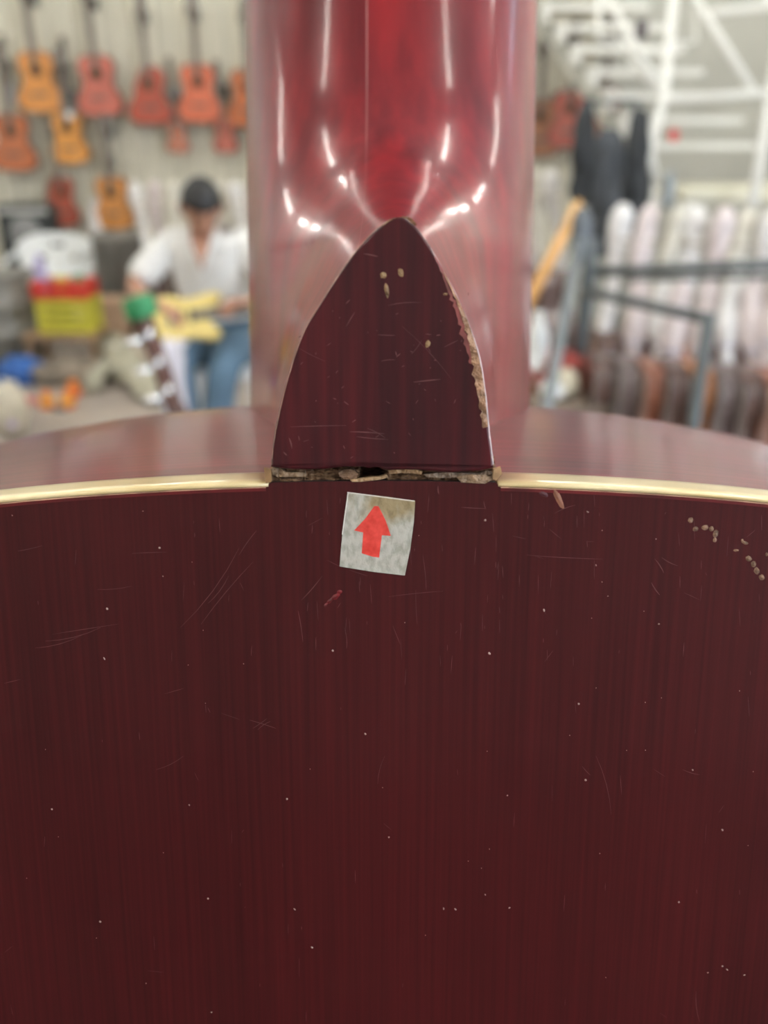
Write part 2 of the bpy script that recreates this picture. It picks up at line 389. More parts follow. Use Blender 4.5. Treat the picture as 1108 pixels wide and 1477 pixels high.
for s in (-1, 1):
    for k in range(3):
        t = MB(); t.tube([(s * .03, .38 + k * .04, -DEP - .003), (s * .048, .38 + k * .04, -DEP - .003)], .003, 8); t.lathe([(.002, -.008), (.006, -.006), (.006, .006), (.002, .008)], 10, (s * .052, .38 + k * .04, -DEP - .003)); t.build('tuning_key', M('chrome', (.75, .75, .75), .15, .02, metal=1.), hst)

# splintered break between heel cap and back
torn = M('torn_wood', (.20, .09, .045), .8, .55, 900, bump=.6, stretch=(1, 3, 1), col2=(.48, .30, .17))
NXs = 220; rowsn = 12; vs = []; fs = []
for j in range(rowsn):
    for i in range(NXs):
        x = -.0132 + .0264 * i / (NXs - 1); px = 553 + x / D0 * F; f = j / (rowsn - 1)
        y = -.0006 + .0030 * f
        nz = noise.noise(Vector((x * 900, y * 2500, 3.))) ; n2_ = noise.noise(Vector((x * 2500, y * 800, 9.)))
        z = -.0009 - .0005 * f + .0006 * nz + .00025 * n2_
        if 518 < px < 558: z -= .0045 * min(1, (px - 518) / 5, (558 - px) / 5) * (1 if f > .16 else .2)
        z -= .004 * max(0, f - .62)
        if px < 440: z += .0003
        vs.append((x, y, z))
for j in range(rowsn - 1):
    for i in range(NXs - 1): fs.append((j * NXs + i, j * NXs + i + 1, (j + 1) * NXs + i + 1, (j + 1) * NXs + i))
o = mesh('splintered_wood', vs, fs, torn, guitar, False); o['label'] = 'torn pale wood fibres exposed in the crack below the heel'
b = MB(); b.box((-.0125, -.002, -.02), (.0125, .003, -.0075)); b.build('heel_block', M('crack_dark', (.012, .007, .006), .9), guitar)
def splinter(pts, z0, z1, m, name='splinter'):
    P = [gp(x, y) for x, y in pts]; b = MB(); b.prism([(p.x, p.y) for p in P], z0, z1); o = b.build(name, m, guitar); recalc(o); return o
pale_w = M('pale_splinter', (.50, .33, .18), .8, .4, 700, bump=.5)
grey_w = M('grey_glue', (.30, .20, .12), .6, .5, 800, bump=.5)
splinter([(505, 691), (525, 689), (548, 687), (557, 684), (560, 688), (548, 691), (520, 694), (508, 694)], -.0006, .0002, pale_w)
splinter([(488, 681), (497, 677), (510, 677), (517, 683), (514, 690), (500, 692), (490, 687)], -.0012, -.0001, M('brown_chip', (.22, .13, .08), .9, .4, 600, bump=.6))
splinter([(392, 676), (404, 675), (412, 681), (440, 682), (441, 687), (424, 688), (400, 688), (393, 684)], -.0010, -.0002, grey_w)
splinter([(560, 678), (575, 676), (600, 677), (610, 680), (608, 684), (580, 682), (562, 684)], -.0009, -.0002, pale_w)
splinter([(659, 688), (672, 684), (700, 684), (712, 690), (700, 697), (665, 695)], -.0008, .00012, grey_w)
splinter([(612, 684), (640, 681), (690, 683), (705, 680), (712, 683), (690, 688), (640, 689), (615, 688)], -.0010, -.0001, M('brown_fibre', (.30, .22, .16), .9, .4, 900, bump=.6))
splinter([(381, 674), (391, 676), (392, 694), (384, 696)], -.0006, .00025, M('brown_smear', (.28, .16, .07), .6, .4, 500))
splinter([(712, 676), (722, 673), (724, 683), (716, 692), (710, 690)], -.0006, .00028, M('tan_corner', (.42, .26, .13), .7, .4, 500))

# worn strip along the right edge of the cap, and at its tip
def strip(ptsw, name, m, z=T + .00006, label=None):
    """ptsw: (px, py, width px towards the left)"""
    P = catmull([(a, b_, c) for a, b_, c in ptsw], 6); vs = []; fs = []
    for i, p in enumerate(P):
        wd = p.z * (1 + .45 * noise.noise(Vector((i * .9, 2, 0)))) ; a = gp(p.x, p.y); c = gp(p.x - wd, p.y + wd * .25)
        vs += [(a.x, a.y, z - .00012), (c.x, c.y, z)]
    fs = [(2 * i, 2 * i + 1, 2 * i + 3, 2 * i + 2) for i in range(len(P) - 1)]
    o = mesh(name, vs, fs, m, guitar); recalc(o)
    if label: o['label'] = label
    return o
worn_t = M('worn_tan', (.34, .19, .11), .7, .45, 500, bump=.5)
worn_p = M('worn_pink', (.22, .055, .05), .5, .45, 400)
strip([(628, 370, 2), (642, 394, 5), (655, 420, 9), (668, 447, 11), (677, 472, 14), (686, 500, 14), (690, 522, 12)], 'worn_or_lit_edge', worn_p, label='pinkish chipped lacquer on the right cap edge')
strip([(640, 392, 1.5), (660, 432, 3), (674, 462, 7), (685, 497, 8), (693, 530, 12), (698, 560, 11), (701, 590, 9), (703, 614, 8)], 'worn_or_lit_edge', worn_t, T + .0001, label='bare tan wood on the right cap edge')
strip([(549, 327, -3), (561, 318, -6), (575, 314, -6), (587, 317, -6), (598, 326, -4)], 'worn_or_lit_edge', worn_t, label='bare tan wood at the cap tip')
strip([(393, 660, -1.2), (398, 620, -1.6), (413, 554, -1.6), (436, 484, -1.4), (463, 437, -1.4), (498, 383, -1.6), (525, 348, -2), (546, 328, -3)], 'worn_or_lit_edge', M('highlight_left', (.30, .16, .13), .4, .5, 500), label='thin pale painted highlight on the left cap edge')  # pale line paints the highlight along this edge into the colour
strip([(622, 358, 1.5), (660, 428, 2), (689, 503, 1.5), (700, 562, 2), (706, 620, 2), (712, 668, 2.2)], 'worn_or_lit_edge', M('worn_right', (.34, .24, .22), .4, .5, 500), T - .00005)

# marks: chips, scratches, dents
def patch(c, rx, ry, ang, m, name, on_cap=False, seed=0):
    p = gp(*c); z = (T if on_cap else zb(p.x)) + .00006; k = D0 / F; vs = [(p.x, p.y, z + .00008)]; nn = 11
    for i in range(nn):
        a = 2 * math.pi * i / nn; r = 1 + .35 * noise.noise(Vector((i * 1.7, seed, c[0]))); dx = rx * r * math.cos(a); dy = ry * r * math.sin(a)
        vs.append((p.x + (dx * math.cos(ang) - dy * math.sin(ang)) * k, p.y + (dx * math.sin(ang) + dy * math.cos(ang)) * k, z - .00004))
    return vs, [(0, 1 + i, 1 + (i + 1) % nn) for i in range(nn)]
chip_m = M('chip_olive', (.27, .17, .08), .6, .5, 900, bump=.4)
for c, rx, ry, a in [((553, 397), 4.5, 4.5, 0), ((578, 393), 3.8, 6, .2), ((558, 418), 3, 10, .15), ((617, 495), 3.4, 5.5, -.3), ((642, 424), 3, 2, 0)]:
    v, f = patch(c, rx, ry, a, chip_m, 'dent', True); mesh('dent', v, f, chip_m, guitar)
pale_chip = M('chip_pale', (.22, .13, .08), .8, .6, 1500, bump=.3)
for c, rx, ry, a in [((997, 750), 4, 4, 0), ((1004, 763), 4.5, 4, .3), ((1018, 761), 5, 4, 0), ((1027, 763), 3.5, 4, 0), ((1033, 770), 4, 6, 0), ((1032, 779), 3, 4, 0), ((1076, 783), 5, 2.5, -.3), ((1072, 780), 2, 3, 0), ((1063, 794), 4, 2, 0), ((1081, 806), 5, 4, -.7), ((1088, 814), 4, 5, .5), ((1093, 824), 4, 6, .4), ((1100, 833), 5, 4, -.8), ((1107, 800), 2, 3, 0)]:
    v, f = patch(c, rx, ry, a, pale_chip, 'chip'); mesh('chip', v, f, pale_chip, guitar)
gouge = M('gouge_tan', (.24, .10, .06), .6, .5, 500)
v, f = patch((805, 717), 4.5, 19, .45, gouge, 'gouge'); o = mesh('gouge', v, f, gouge, guitar); o['label'] = 'long tan gouge below the right binding'
v, f = patch((784, 712), 8, 4, -.5, back_m, 'scuff'); mesh('scuff', v, f, M('scuff_mauve', (.085, .02, .028), .45, .3, 500), guitar)
for q_ in ((476, 866, 6, 3, .8), (484, 860, 8, 4, .6), (490, 853, 4, 3, .2), (470, 872, 4, 2, .9)):
    v, f = patch(q_[:2], q_[2], q_[3], q_[4], back_m, 'scuff'); mesh('scuff', v, f, M('scuff_red', (.13, .007, .011), .4, .5, 900), guitar)
b1, b2 = MB(), MB()
def scratch(bm_, p0, p1, wpx, on_cap=False, bow=.0):
    a, c = gp(*p0), gp(*p1); k = D0 / F; d = (c - a); nn = Vector((-d.y, d.x, 0)).normalized(); vs = []
    for i in range(5):
        t = i / 4; p = a + d * t + nn * (bow * d.length * 4 * t * (1 - t)); z = (T if on_cap else zb(p.x)) + .00004; hw = wpx * k * .5 * (math.sin(math.pi * (.1 + .8 * t)))
        vs += [(p.x + nn.x * hw, p.y + nn.y * hw, z), (p.x - nn.x * hw, p.y - nn.y * hw, z)]
    bm_.add(vs, [(2 * i, 2 * i + 1, 2 * i + 3, 2 * i + 2) for i in range(4)])
sc = [((435, 865), (465, 830), 1), ((260, 905), (345, 790), .8), ((290, 900), (365, 810), .8), ((300, 870), (330, 830), .8), ((190, 798), (240, 796), .8), ((25, 795), (60, 787), 1), ((65, 925), (145, 905), 1), ((75, 915), (170, 900), .8), ((50, 935), (120, 915), .8),
      ((665, 731), (700, 733), 1), ((698, 722), (701, 734), 1), ((632, 700), (633, 712), 1.6), ((760, 800), (870, 806), .7), ((945, 806), (958, 826), 1.2), ((955, 804), (978, 816), 1.2), ((940, 840), (952, 858), 1.4), ((430, 880), (437, 925), 1), ((497, 905), (500, 935), .8),
      ((360, 1038), (398, 1050), 1.2), ((365, 1050), (385, 1036), 1), ((372, 1052), (390, 1040), 1), ((225, 1110), (265, 1090), .8), ((860, 1090), (882, 1175), .8), ((840, 1105), (852, 1118), 1), ((1005, 1430), (1010, 1475), 1), ((985, 1110), (1010, 1118), .8), ((370, 765), (345, 800), .8), ((800, 740), (830, 728), .7), ((140, 850), (190, 845), .7), ((560, 860), (640, 852), .6), ((610, 800), (615, 850), .7), ((600, 850), (602, 900), .6), ((590, 740), (593, 810), .6), ((555, 1090), (545, 1130), .6)]
for a, c, w_ in sc: scratch(b1, a, c, w_ * 1.1, bow=random.uniform(-.06, .06))
for i in range(150):
    x, y = random.uniform(10, 1100), 735 + 730 * random.random() ** 1.4
    if i < 60: x, y = random.uniform(420, 860), random.uniform(705, 950)
    l = random.uniform(3, 30); a = random.choice([1.57, 1.5, 1.64, random.uniform(0, 3)]); scratch(b1, (x, y), (x + l * math.cos(a), y + l * math.sin(a)), random.uniform(.4, .8))
for a, c, w_ in [((420, 614), (500, 612), .9), ((505, 621), (555, 624), 1.5), ((515, 628), (560, 632), 1.2), ((530, 616), (556, 630), 1), ((596, 550), (635, 546), 1.5), ((500, 470), (512, 450), 1.2), ((560, 440), (608, 436), .8), ((593, 510), (608, 490), .9), ((418, 630), (422, 645), 2), ((525, 366), (545, 370), 1.6), ((545, 482), (570, 483), 1), ((580, 470), (650, 545), .5), ((430, 500), (470, 520), .5), ((550, 520), (570, 518), .8), ((640, 500), (660, 490), .8), ((410, 650), (415, 655), 2)]: scratch(b2, a, c, w_, True, random.uniform(-.05, .05))
for i in range(50):
    x, y = random.uniform(430, 680), random.uniform(420, 665); l = random.uniform(1.5, 9); a = random.uniform(0, 3); scratch(b2, (x, y), (x + l * math.cos(a), y + l * math.sin(a)), random.uniform(.6, 1.3), True)
scm = M('scratch_grey', (.105, .04, .042), .5, .5, 400)
o = b1.build('scratches', scm, guitar); tag(o, kind='stuff'); recalc(o)
o = b2.build('cap_scratches', M('scratch_cap', (.12, .05, .052), .5, .5, 400), guitar); tag(o, kind='stuff'); recalc(o)
b3 = MB()
for c in [(273, 1161), (561, 1207), (425, 1311), (640, 1310), (657, 1311), (835, 1015), (951, 900), (732, 1147), (154, 878), (414, 1152), (74, 1168), (144, 1330), (300, 1296), (450, 1366), (706, 942), (480, 938), (305, 1460), (845, 1125), (1000, 1111), (980, 1302), (735, 1309), (1043, 1395), (1075, 1408), (1050, 1400), (1022, 1404), (527, 1058), (1043, 1198), (785, 880), (230, 790), (150, 950), (700, 1290), (860, 815), (700, 750), (848, 738)]:
    v, f = patch(c, random.uniform(1.0, 2.0), random.uniform(1.2, 2.6), random.random(), None, '', seed=c[1]); b3.add(v, f)
for i in range(40):
    v, f = patch((random.uniform(0, 1108), random.uniform(735, 1477)), random.uniform(.5, 1.0), random.uniform(.5, 1.1), 0, None, ''); b3.add(v, f)
o = b3.build('flecks', M('fleck', (.32, .22, .19), .6), guitar); tag(o, kind='stuff'); recalc(o)

# warning sticker with a red arrow
stk = [(502, 710), (560, 716), (599, 722), (597, 752), (592, 790), (584, 829), (540, 824), (490, 816), (492, 790), (495, 760)]
P = [gp(x, y) for x, y in stk]
m = bpy.data.materials.new('sticker_paper'); nt, b_ = tree(m); N, L = nt.nodes, nt.links
tc = N.new('ShaderNodeTexCoord'); mp = N.new('ShaderNodeMapping'); mp.inputs['Scale'].default_value = (1, .6, 1); L.new(tc.outputs['Object'], mp.inputs[0])
n1 = N.new('ShaderNodeTexNoise'); n1.inputs['Scale'].default_value = 260; n1.inputs['Detail'].default_value = 6; L.new(mp.outputs[0], n1.inputs['Vector'])
n2 = N.new('ShaderNodeTexNoise'); n2.inputs['Scale'].default_value = 1500; n2.inputs['Detail'].default_value = 6; L.new(mp.outputs[0], n2.inputs['Vector'])
c1 = N.new('ShaderNodeValToRGB'); c1.color_ramp.elements[0].position = .56; c1.color_ramp.elements[0].color = (.50, .50, .45, 1); c1.color_ramp.elements[1].position = .72; c1.color_ramp.elements[1].color = (.34, .27, .15, 1)
c3 = N.new('ShaderNodeValToRGB'); c3.color_ramp.elements[0].position = .35; c3.color_ramp.elements[0].color = (.72, .72, .68, 1); c3.color_ramp.elements[1].position = .55; c3.color_ramp.elements[1].color = (1, 1, 1, 1)
mm = N.new('ShaderNodeMix'); mm.data_type = 'RGBA'; mm.blend_type = 'MULTIPLY'; mm.inputs[0].default_value = 1
sp_ = N.new('ShaderNodeSeparateXYZ'); L.new(tc.outputs['Object'], sp_.inputs[0])
sa = N.new('ShaderNodeMapRange'); sa.inputs[1].default_value = gp(540, 800).y; sa.inputs[2].default_value = gp(540, 725).y; sa.inputs[3].default_value = -.06; sa.inputs[4].default_value = .16; L.new(sp_.outputs[1], sa.inputs[0])
sb_ = N.new('ShaderNodeMath'); sb_.operation = 'ADD'; L.new(n1.outputs['Fac'], sb_.inputs[0]); L.new(sa.outputs[0], sb_.inputs[1]); L.new(sb_.outputs[0], c1.inputs[0]); L.new(n2.outputs['Fac'], c3.inputs[0]); L.new(c1.outputs[0], mm.inputs[6]); L.new(c3.outputs[0], mm.inputs[7]); L.new(mm.outputs[2], b_.inputs['Base Color'])
b_.inputs['Roughness'].default_value = .55
bp = N.new('ShaderNodeBump'); bp.inputs['Strength'].default_value = .3; bp.inputs['Distance'].default_value = .0005; L.new(n2.outputs['Fac'], bp.inputs['Height']); L.new(bp.outputs[0], b_.inputs['Normal'])
b = MB(); b.prism([(p.x, p.y) for p in P], .00002, .00016); o = b.build('sticker', m, guitar); recalc(o); o['label'] = 'small worn square paper sticker with a red arrow pointing up'
stick = o
ar = [(540, 729), (546, 729), (556, 749), (564, 772), (551, 771), (547, 803), (538, 802), (522, 797), (524, 767), (511, 764), (527, 747)]
P = [gp(x, y) for x, y in ar]
b = MB(); b.prism([(p.x, p.y) for p in P], .00012, .00019); o = b.build('arrow', M('arrow_red', (.72, .035, .025), .5, .16, 900, col2=(.85, .09, .07)), stick); recalc(o); o['label'] = 'red printed arrow'
hl = M('paper_edge', (.74, .72, .66), .6, .1, 300)
for a, c in (((501, 709.5), (598, 722)), ((502, 711), (494, 770))):
    p, q = gp(*a), gp(*c); b = MB(); b.tube([(p.x, p.y, .00013), (q.x, q.y, .00013)], .00007, 6); b.build('paper_rim', hl, stick)

# unseen counter added to keep the reflection in the guitar back dark
ctm = M('added_counter_brown', (.12, .045, .03), .5, .25, 5, stretch=(1, 6, 1))
counter = empty('added_counter', (0, -.95, 0)); tag(counter, 'dark brown counter added unseen behind the camera for the guitar back reflection', 'counter')
b = MB(); b.box((-1.1, -.40, .96), (1.1, .40, 1.0), .006); b.build('counter_top', ctm, counter)
b = MB(); b.box((-1.05, -.36, .0), (1.05, .36, .958)); b.build('cabinet', ctm, counter)

# the bench that carries it
zlow = min((GM @ Vector((0, -.5, z))).z for z in (0, -DEP))
yb_ = (GM @ Vector((0, -.5, -.0475))).y
wood = M('bench_wood', (.30, .19, .11), .5, .25, 6, stretch=(1, 8, 8))
bench = empty('work_bench', (0, yb_, 0)); tag(bench, 'tall wooden work bench that the red guitar stands on', 'bench')
b = MB(); b.box((-.38, -.16, zlow - .041), (.38, .22, zlow - .001), .004); b.build('bench_top', wood, bench)
for sx in (-.33, .33):
    for sy in (-.12, .17):
        b = MB(); b.box((sx - .025, sy - .025, 0), (sx + .025, sy + .025, zlow - .041)); b.build('leg', wood, bench)
pt = GM @ Vector((0, -.40, -DEP)); 
b = MB(); b.box((-.22, pt.y - yb_ + .008, zlow - .002), (.22, pt.y - yb_ + .03, pt.z - .0), .003); b.build('backrest', wood, bench)

# ------------------------------------------------------------------ hanging guitars on the back wall
chrome = M('chrome', (.75, .75, .75), .15, .02, metal=1.)
fbm = M('guitar_neck_dark', (.15, .12, .10), .5, .3, 10)
def guit_outline(s=1.0, cut=False):
    h = [(0, .46), (.06, .457), (.11, .44), (.138, .40), (.142, .36), (.128, .31), (.118, .27), (.128, .22), (.160, .17), (.182, .12), (.184, .08), (.165, .035), (.11, .008), (0, 0)]
    r = [(p.x, p.y) for p in catmull([(x, y, 0) for x, y in h], 3)]
    l_ = [(-x, y) for x, y in reversed(r[1:-1])]
    if cut: l_ = [(x if y < .30 or x > -.05 else -.05 - (.46 - y) * .35, y if y < .43 or x > -.05 else min(y, .40)) for x, y in l_]
    return r + l_
def hang_guitar(name, top_m, side_, cut=False):
    """origin at the bottom of the body; faces -y; z up"""
    r = empty(name); g = guit_outline(cut=cut); RX = Matrix.Rotation(R(90), 4, 'X')
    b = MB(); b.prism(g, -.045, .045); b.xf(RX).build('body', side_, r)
    cen = Vector((0, .22)); g2 = [((x) * .96, .22 + (y - .22) * .97) for x, y in g]
    b = MB(); b.prism(g2, .0455, .049); tb = b.xf(RX).build('soundboard', top_m, r)
    b = MB(); b.prism([(.052 * math.cos(a), .315 + .052 * math.sin(a)) for a in [k * math.pi / 8 for k in range(16)]], .0495, .0505); b.xf(RX).build('rosette', M('rosette', (.28, .13, .06), .5), tb)
    b = MB(); b.prism([(.043 * math.cos(a), .315 + .043 * math.sin(a)) for a in [k * math.pi / 8 for k in range(16)]], .0507, .0515); b.xf(RX).build('sound_hole', M('hole_dark', (.03, .02, .015), .9), tb)
    b = MB(); b.prism([(-.07, .128), (.07, .128), (.07, .152), (-.07, .152)], .0495, .058); b.xf(RX).build('bridge', fbm, r)
    b = MB(); b.prism([(-.028, .36), (.028, .36), (.024, .80), (-.024, .80)], .0495, .060); b.prism([(-.026, .45), (.026, .45), (.023, .80), (-.023, .80)], .030, .0495); b.xf(RX).build('neck', fbm, r)
    b = MB(); b.prism([(-.025, .80), (.025, .80), (.037, .83), (.034, .98), (.012, .985), (0, .975), (-.012, .985), (-.034, .98), (-.037, .83)], .034, .052); hd = b.xf(RX).build('headstock', fbm, r)
    b = MB()
    for s in (-1, 1):
        for k in range(3): b.box((s * .036, -.048, .848 + k * .045), (s * .052, -.036, .862 + k * .045))
    tag(b.build('tuning_keys', chrome, hd), kind='stuff')
    return r
tops = {'orange': (.62, .25, .055), 'amber': (.66, .28, .05), 'rust': (.46, .14, .055), 'coral': (.62, .16, .085), 'rose': (.50, .13, .09), 'darkred': (.42, .085, .05), 'brown': (.33, .14, .07)}
tm = {k: M('top_' + k, v, .3, .12, 5, stretch=(8, 1, 1), coat=.4) for k, v in tops.items()}
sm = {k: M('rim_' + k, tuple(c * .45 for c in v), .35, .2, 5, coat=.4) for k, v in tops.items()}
YW = YF - .10
def zwall(py): # height on the guitar wall at a photo row
    u = (738 - py) / F; d = YW / (math.cos(PITCH) + u * math.sin(PITCH)); return CAM.z + d * (-math.sin(PITCH) + u * math.cos(PITCH)), d
specs = [  # px, py of body bottom, scale, colour, label, cutaway
    (64, 163, .98, 'orange', 'orange acoustic guitar hanging leftmost in the top row', False),
    (149, 168, .98, 'rose', 'rose red acoustic guitar hanging second in the top row', False),
    (219, 180, .94, 'darkred', 'dark red cutaway guitar hanging third in the top row', True),
    (290, 177, .94, 'coral', 'coral red acoustic guitar hanging fourth in the top row', False),
    (360, 184, .94, 'rust', 'rust brown guitar in the top row half hidden by the red neck', False),
    (26, 247, .96, 'rust', 'rust orange guitar in the middle row at the left photo edge', False),
    (106, 236, .86, 'amber', 'amber guitar with a white glint disc hanging in the middle row', False),
    (168, 330, .92, 'orange', 'bright orange guitar hanging lowest, above the wrapped guitars', False),
    (90, 326, .86, 'darkred', 'narrow dark red guitar hanging low beside the orange one', True),
    (258, 220, .50, 'rust', 'small rust coloured guitar hanging below the cutaway guitar', False),
    (328, 220, .56, 'rose', 'small pink guitar hanging below the coral guitar', False),
    (775, 226, .95, 'brown', 'brown guitar on the wall just right of the red neck', False),
    (816, 214, .95, 'darkred', 'dark red guitar on the wall beside the black gig bags', False),
    (866, 210, .95, 'brown', 'brown guitar on the wall behind the black gig bag', False),
]
hookm = M('hook_black', (.04, .04, .04), .5)
hook0 = None
for i, (px, py, s, c, lab, cut) in enumerate(specs):
    z, d = zwall(py); xx = (px - 554) / F * d
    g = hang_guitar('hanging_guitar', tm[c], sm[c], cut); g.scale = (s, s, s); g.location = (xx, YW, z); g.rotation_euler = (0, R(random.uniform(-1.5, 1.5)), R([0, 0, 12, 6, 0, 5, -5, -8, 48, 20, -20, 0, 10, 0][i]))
    if i in (2, 3): g.rotation_euler[1] = 0
    tag(g, lab, 'guitar', 'guitars hanging on the ribbed wall')
    zh = z + .815 * s
    if hook0 is None:
        hook0 = empty('wall_hook'); b = MB(); b.box((-.03, .0, -.03), (.03, .012, .05)); b.build('plate', hookm, hook0)
        b = MB(); b.tube([(0, .005, .01), (0, -.10, .0)], .006, 6); b.tube([(-.032, -.155, .03), (-.03, -.10, .0), (.03, -.10, .0), (.032, -.155, .03)], .006, 6); b.build('fork', hookm, hook0)
        h = hook0
    else: h = dup(hook0)
    h.location = (xx, YF - .012, zh); tag(h, 'hook holding the ' + lab.replace('hanging ', ''), 'hook', 'black wall hooks above the guitars')
# white disc painting a bright reflection on the amber guitar row
z, d = zwall(166); b = MB(); b.lathe([(.02, -.01), (.035, 0), (.02, .01)], 14); b.xf(Matrix.Rotation(R(90), 4, 'X')); o = b.build('glint_disc', M('glint_white', (.9, .9, .9), .3), None, True); o.location = ((104 - 554) / F * d, YW - .064, z); tag(o, 'round white disc standing for a bright reflection between the two left guitars', 'tag')
# dark slim instruments between the guitars
slim = M('slim_grey', (.16, .16, .15), .5, .3, 6)
def slim_inst(px, py0, py1, wd, lab, m=slim):
    z0, d0 = zwall(py1); z1, d1 = zwall(py0); h = z1 - z0; r = empty('fretted_instrument', ((px - 554) / F * d0, YF - .06, z0))
    g = [(x * wd * 5, y * h * .75) for x, y in guit_outline()]
    b = MB(); b.prism(g, -.03, .03); b.xf(Matrix.Rotation(R(90), 4, 'X')).build('body', m, r)
    b = MB(); b.box((-.014, -.042, h * .3), (.014, -.02, h)); b.build('neck', fbm, r)
    b = MB(); b.box((-.024, -.042, h * .9), (.024, -.025, h * 1.06), .004); b.build('headstock', fbm, r)
    tag(r, lab, 'instrument', 'slim dark instruments hung between the guitars')
slim_inst(103, 58, 165, .055, 'slim dark ukulele hanging between the orange and rose guitars')
slim_inst(252, 88, 190, .045, 'slim grey neck instrument hanging right of the dark red cutaway')
slim_inst(318, 92, 188, .045, 'slim grey neck instrument hanging right of the coral guitar')
slim_inst(16, 55, 150, .05, 'pale grey instrument hanging at the top left corner', M('slim_pale', (.55, .56, .56), .4, .4, 8))
slim_inst(158, 170, 245, .05, 'dark grey instrument above the bright orange guitar', M('slim_dk', (.2, .2, .18), .5, .4, 8))

# ------------------------------------------------------------------ things on the left
whitep = M('white_plastic', (.86, .88, .88), .35, .03)
# monobloc chair
d = 7.05; c0 = wp(66, 335, d)
chair = empty('plastic_chair', (c0.x, c0.y + .06, 0)); tag(chair, 'white moulded plastic armchair behind the coloured crates', 'chair')
b = MB(); vs = []; fs = []; nb = 18
ztop = c0.z
def arch(u): return ztop - .02 - .10 * abs(u) ** 3.2
slots = lambda u, v: (.32 < abs(u) < .54 and .44 < v < .53) or (abs(u) < .14 and .70 < v < .78)
NU, NV = 36, 24
for j in range(NV + 1):
    for i in range(NU + 1):
        u = -1 + 2 * i / NU; v = j / NV; z = .40 + (arch(u) - .40) * v
        vs.append((u * (.265 + .065 * v), .12 + .06 * v - .05 * u * u, z))
for j in range(NV):
    for i in range(NU):
        u = -1 + 2 * (i + .5) / NU; v = (j + .5) / NV
        if not slots(u, v): fs.append((j * (NU + 1) + i, j * (NU + 1) + i + 1, (j + 1) * (NU + 1) + i + 1, (j + 1) * (NU + 1) + i))
o = mesh('backrest', vs, fs, whitep, chair, True); sm_ = o.modifiers.new('thickness', 'SOLIDIFY'); sm_.thickness = .018
b = MB(); b.box((-.25, -.32, .39), (.25, .14, .42), .012); b.build('seat', whitep, chair, True)
for s in (-1, 1):
    b = MB(); b.tube([(s * .28, -.28, .60), (s * .29, -.1, .63), (s * .29, .1, .64), (s * .27, .15, .70)], [.022, .026, .024, .015], 8, flat=.5); b.tube([(s * .28, -.28, .61), (s * .26, -.27, .40)], .018, 8); b.build('armrest', whitep, chair, True)
    for y, y2 in ((-.29, -.33), (.11, .20)):
        b = MB(); b.tube([(s * .23, y, .40), (s * .265, y2, 0)], [.03, .018], 8); b.build('leg', whitep, chair, True)
# metal drum
d = 6.5; p = wp(-4, 452, d)
drum = empty('metal_drum', (p.x, p.y, 0)); tag(drum, 'grey metal drum standing at the left photo edge', 'drum')
h = .62; b = MB(); b.lathe([(.27, 0), (.29, .01), (.29, .2), (.297, .205), (.297, .215), (.29, .22), (.29, .40), (.297, .405), (.297, .415), (.29, .42), (.29, h - .01), (.297, h), (.28, h)], 32); b.build('shell', M('galvanised', (.25, .245, .225), .5, .25, 5, metal=.2, stretch=(1, 1, .2)), drum, True)
b = MB(); b.lathe([(.28, h - .012), (.275, h - .004), (.05, h - .002)], 32); b.build('lid', M('drum_lid', (.45, .43, .38), .5), drum, True)
b = MB(); b.tube([(.29, -.06, h - .05), (.34, -.05, h - .1), (.36, -.03, h - .3), (.33, -.03, .12)], .03, 8); b.build('pale_hose', M('pale_hose', (.62, .60, .52), .5), drum, True)
# stand + crates
p = wp(98, 475, 6.3); cr0 = p
stand = empty('low_stand', (p.x, p.y, 0)); tag(stand, 'low wooden stand under the yellow crate', 'stand')
b = MB(); b.box((-.26, -.2, p.z - .035), (.26, .2, p.z - .002), .005); b.build('board', wood, stand)
for sx in (-.22, .22):
    for sy in (-.16, .16): b = MB(); b.box((sx - .02, sy - .02, 0), (sx + .02, sy + .02, p.z - .035)); b.build('leg', wood, stand)
def crate(name, loc, wx, wy, hz, m, lab):
    r = empty(name, loc); tag(r, lab, 'crate')
    b = MB(); b.box((-wx, -wy, 0), (wx, wy, .012)); b.build('base', m, r)
    for s in (-1, 1):
        b = MB()
        for k in range(4): b.box((-wx, s * wy - .006, .012 + hz * k / 4), (wx, s * wy + .006, .012 + hz * (k + .62) / 4))
        b.box((-wx, s * wy - .012, hz - .02), (wx, s * wy + .012, hz), .003); b.build('long_wall', m, r)
        b = MB()
        for k in range(4): b.box((s * wx - .006, -wy, .012 + hz * k / 4), (s * wx + .006, wy, .012 + hz * (k + .62) / 4))
        b.box((s * wx - .012, -wy, hz - .02), (s * wx + .012, wy, hz), .003); b.build('short_wall', m, r)
    for sx in (-1, 1):
        for sy in (-1, 1):
            b = MB(); b.box((sx * wx - .014, sy * wy - .014, 0), (sx * wx + .014, sy * wy + .014, hz), .003); b.build('corner', m, r)
    return r
yel = M('crate_yellow', (.60, .56, .06), .4, .15, 6); red = M('crate_red', (.65, .045, .03), .4, .12, 6)
p = p + Vector((.03, 0, 0))
crate('yellow_crate', (p.x, p.y, p.z), .17, .12, .225, yel, 'yellow slatted plastic crate under the red crate')
crate('red_crate', (p.x - .01, p.y, p.z + .23), .172, .12, .115, red, 'red plastic crate stacked on the yellow crate')
blob('bottle_cluster', whitep, None, (0, 0, 0), (.01, .01, .01)) if False else None
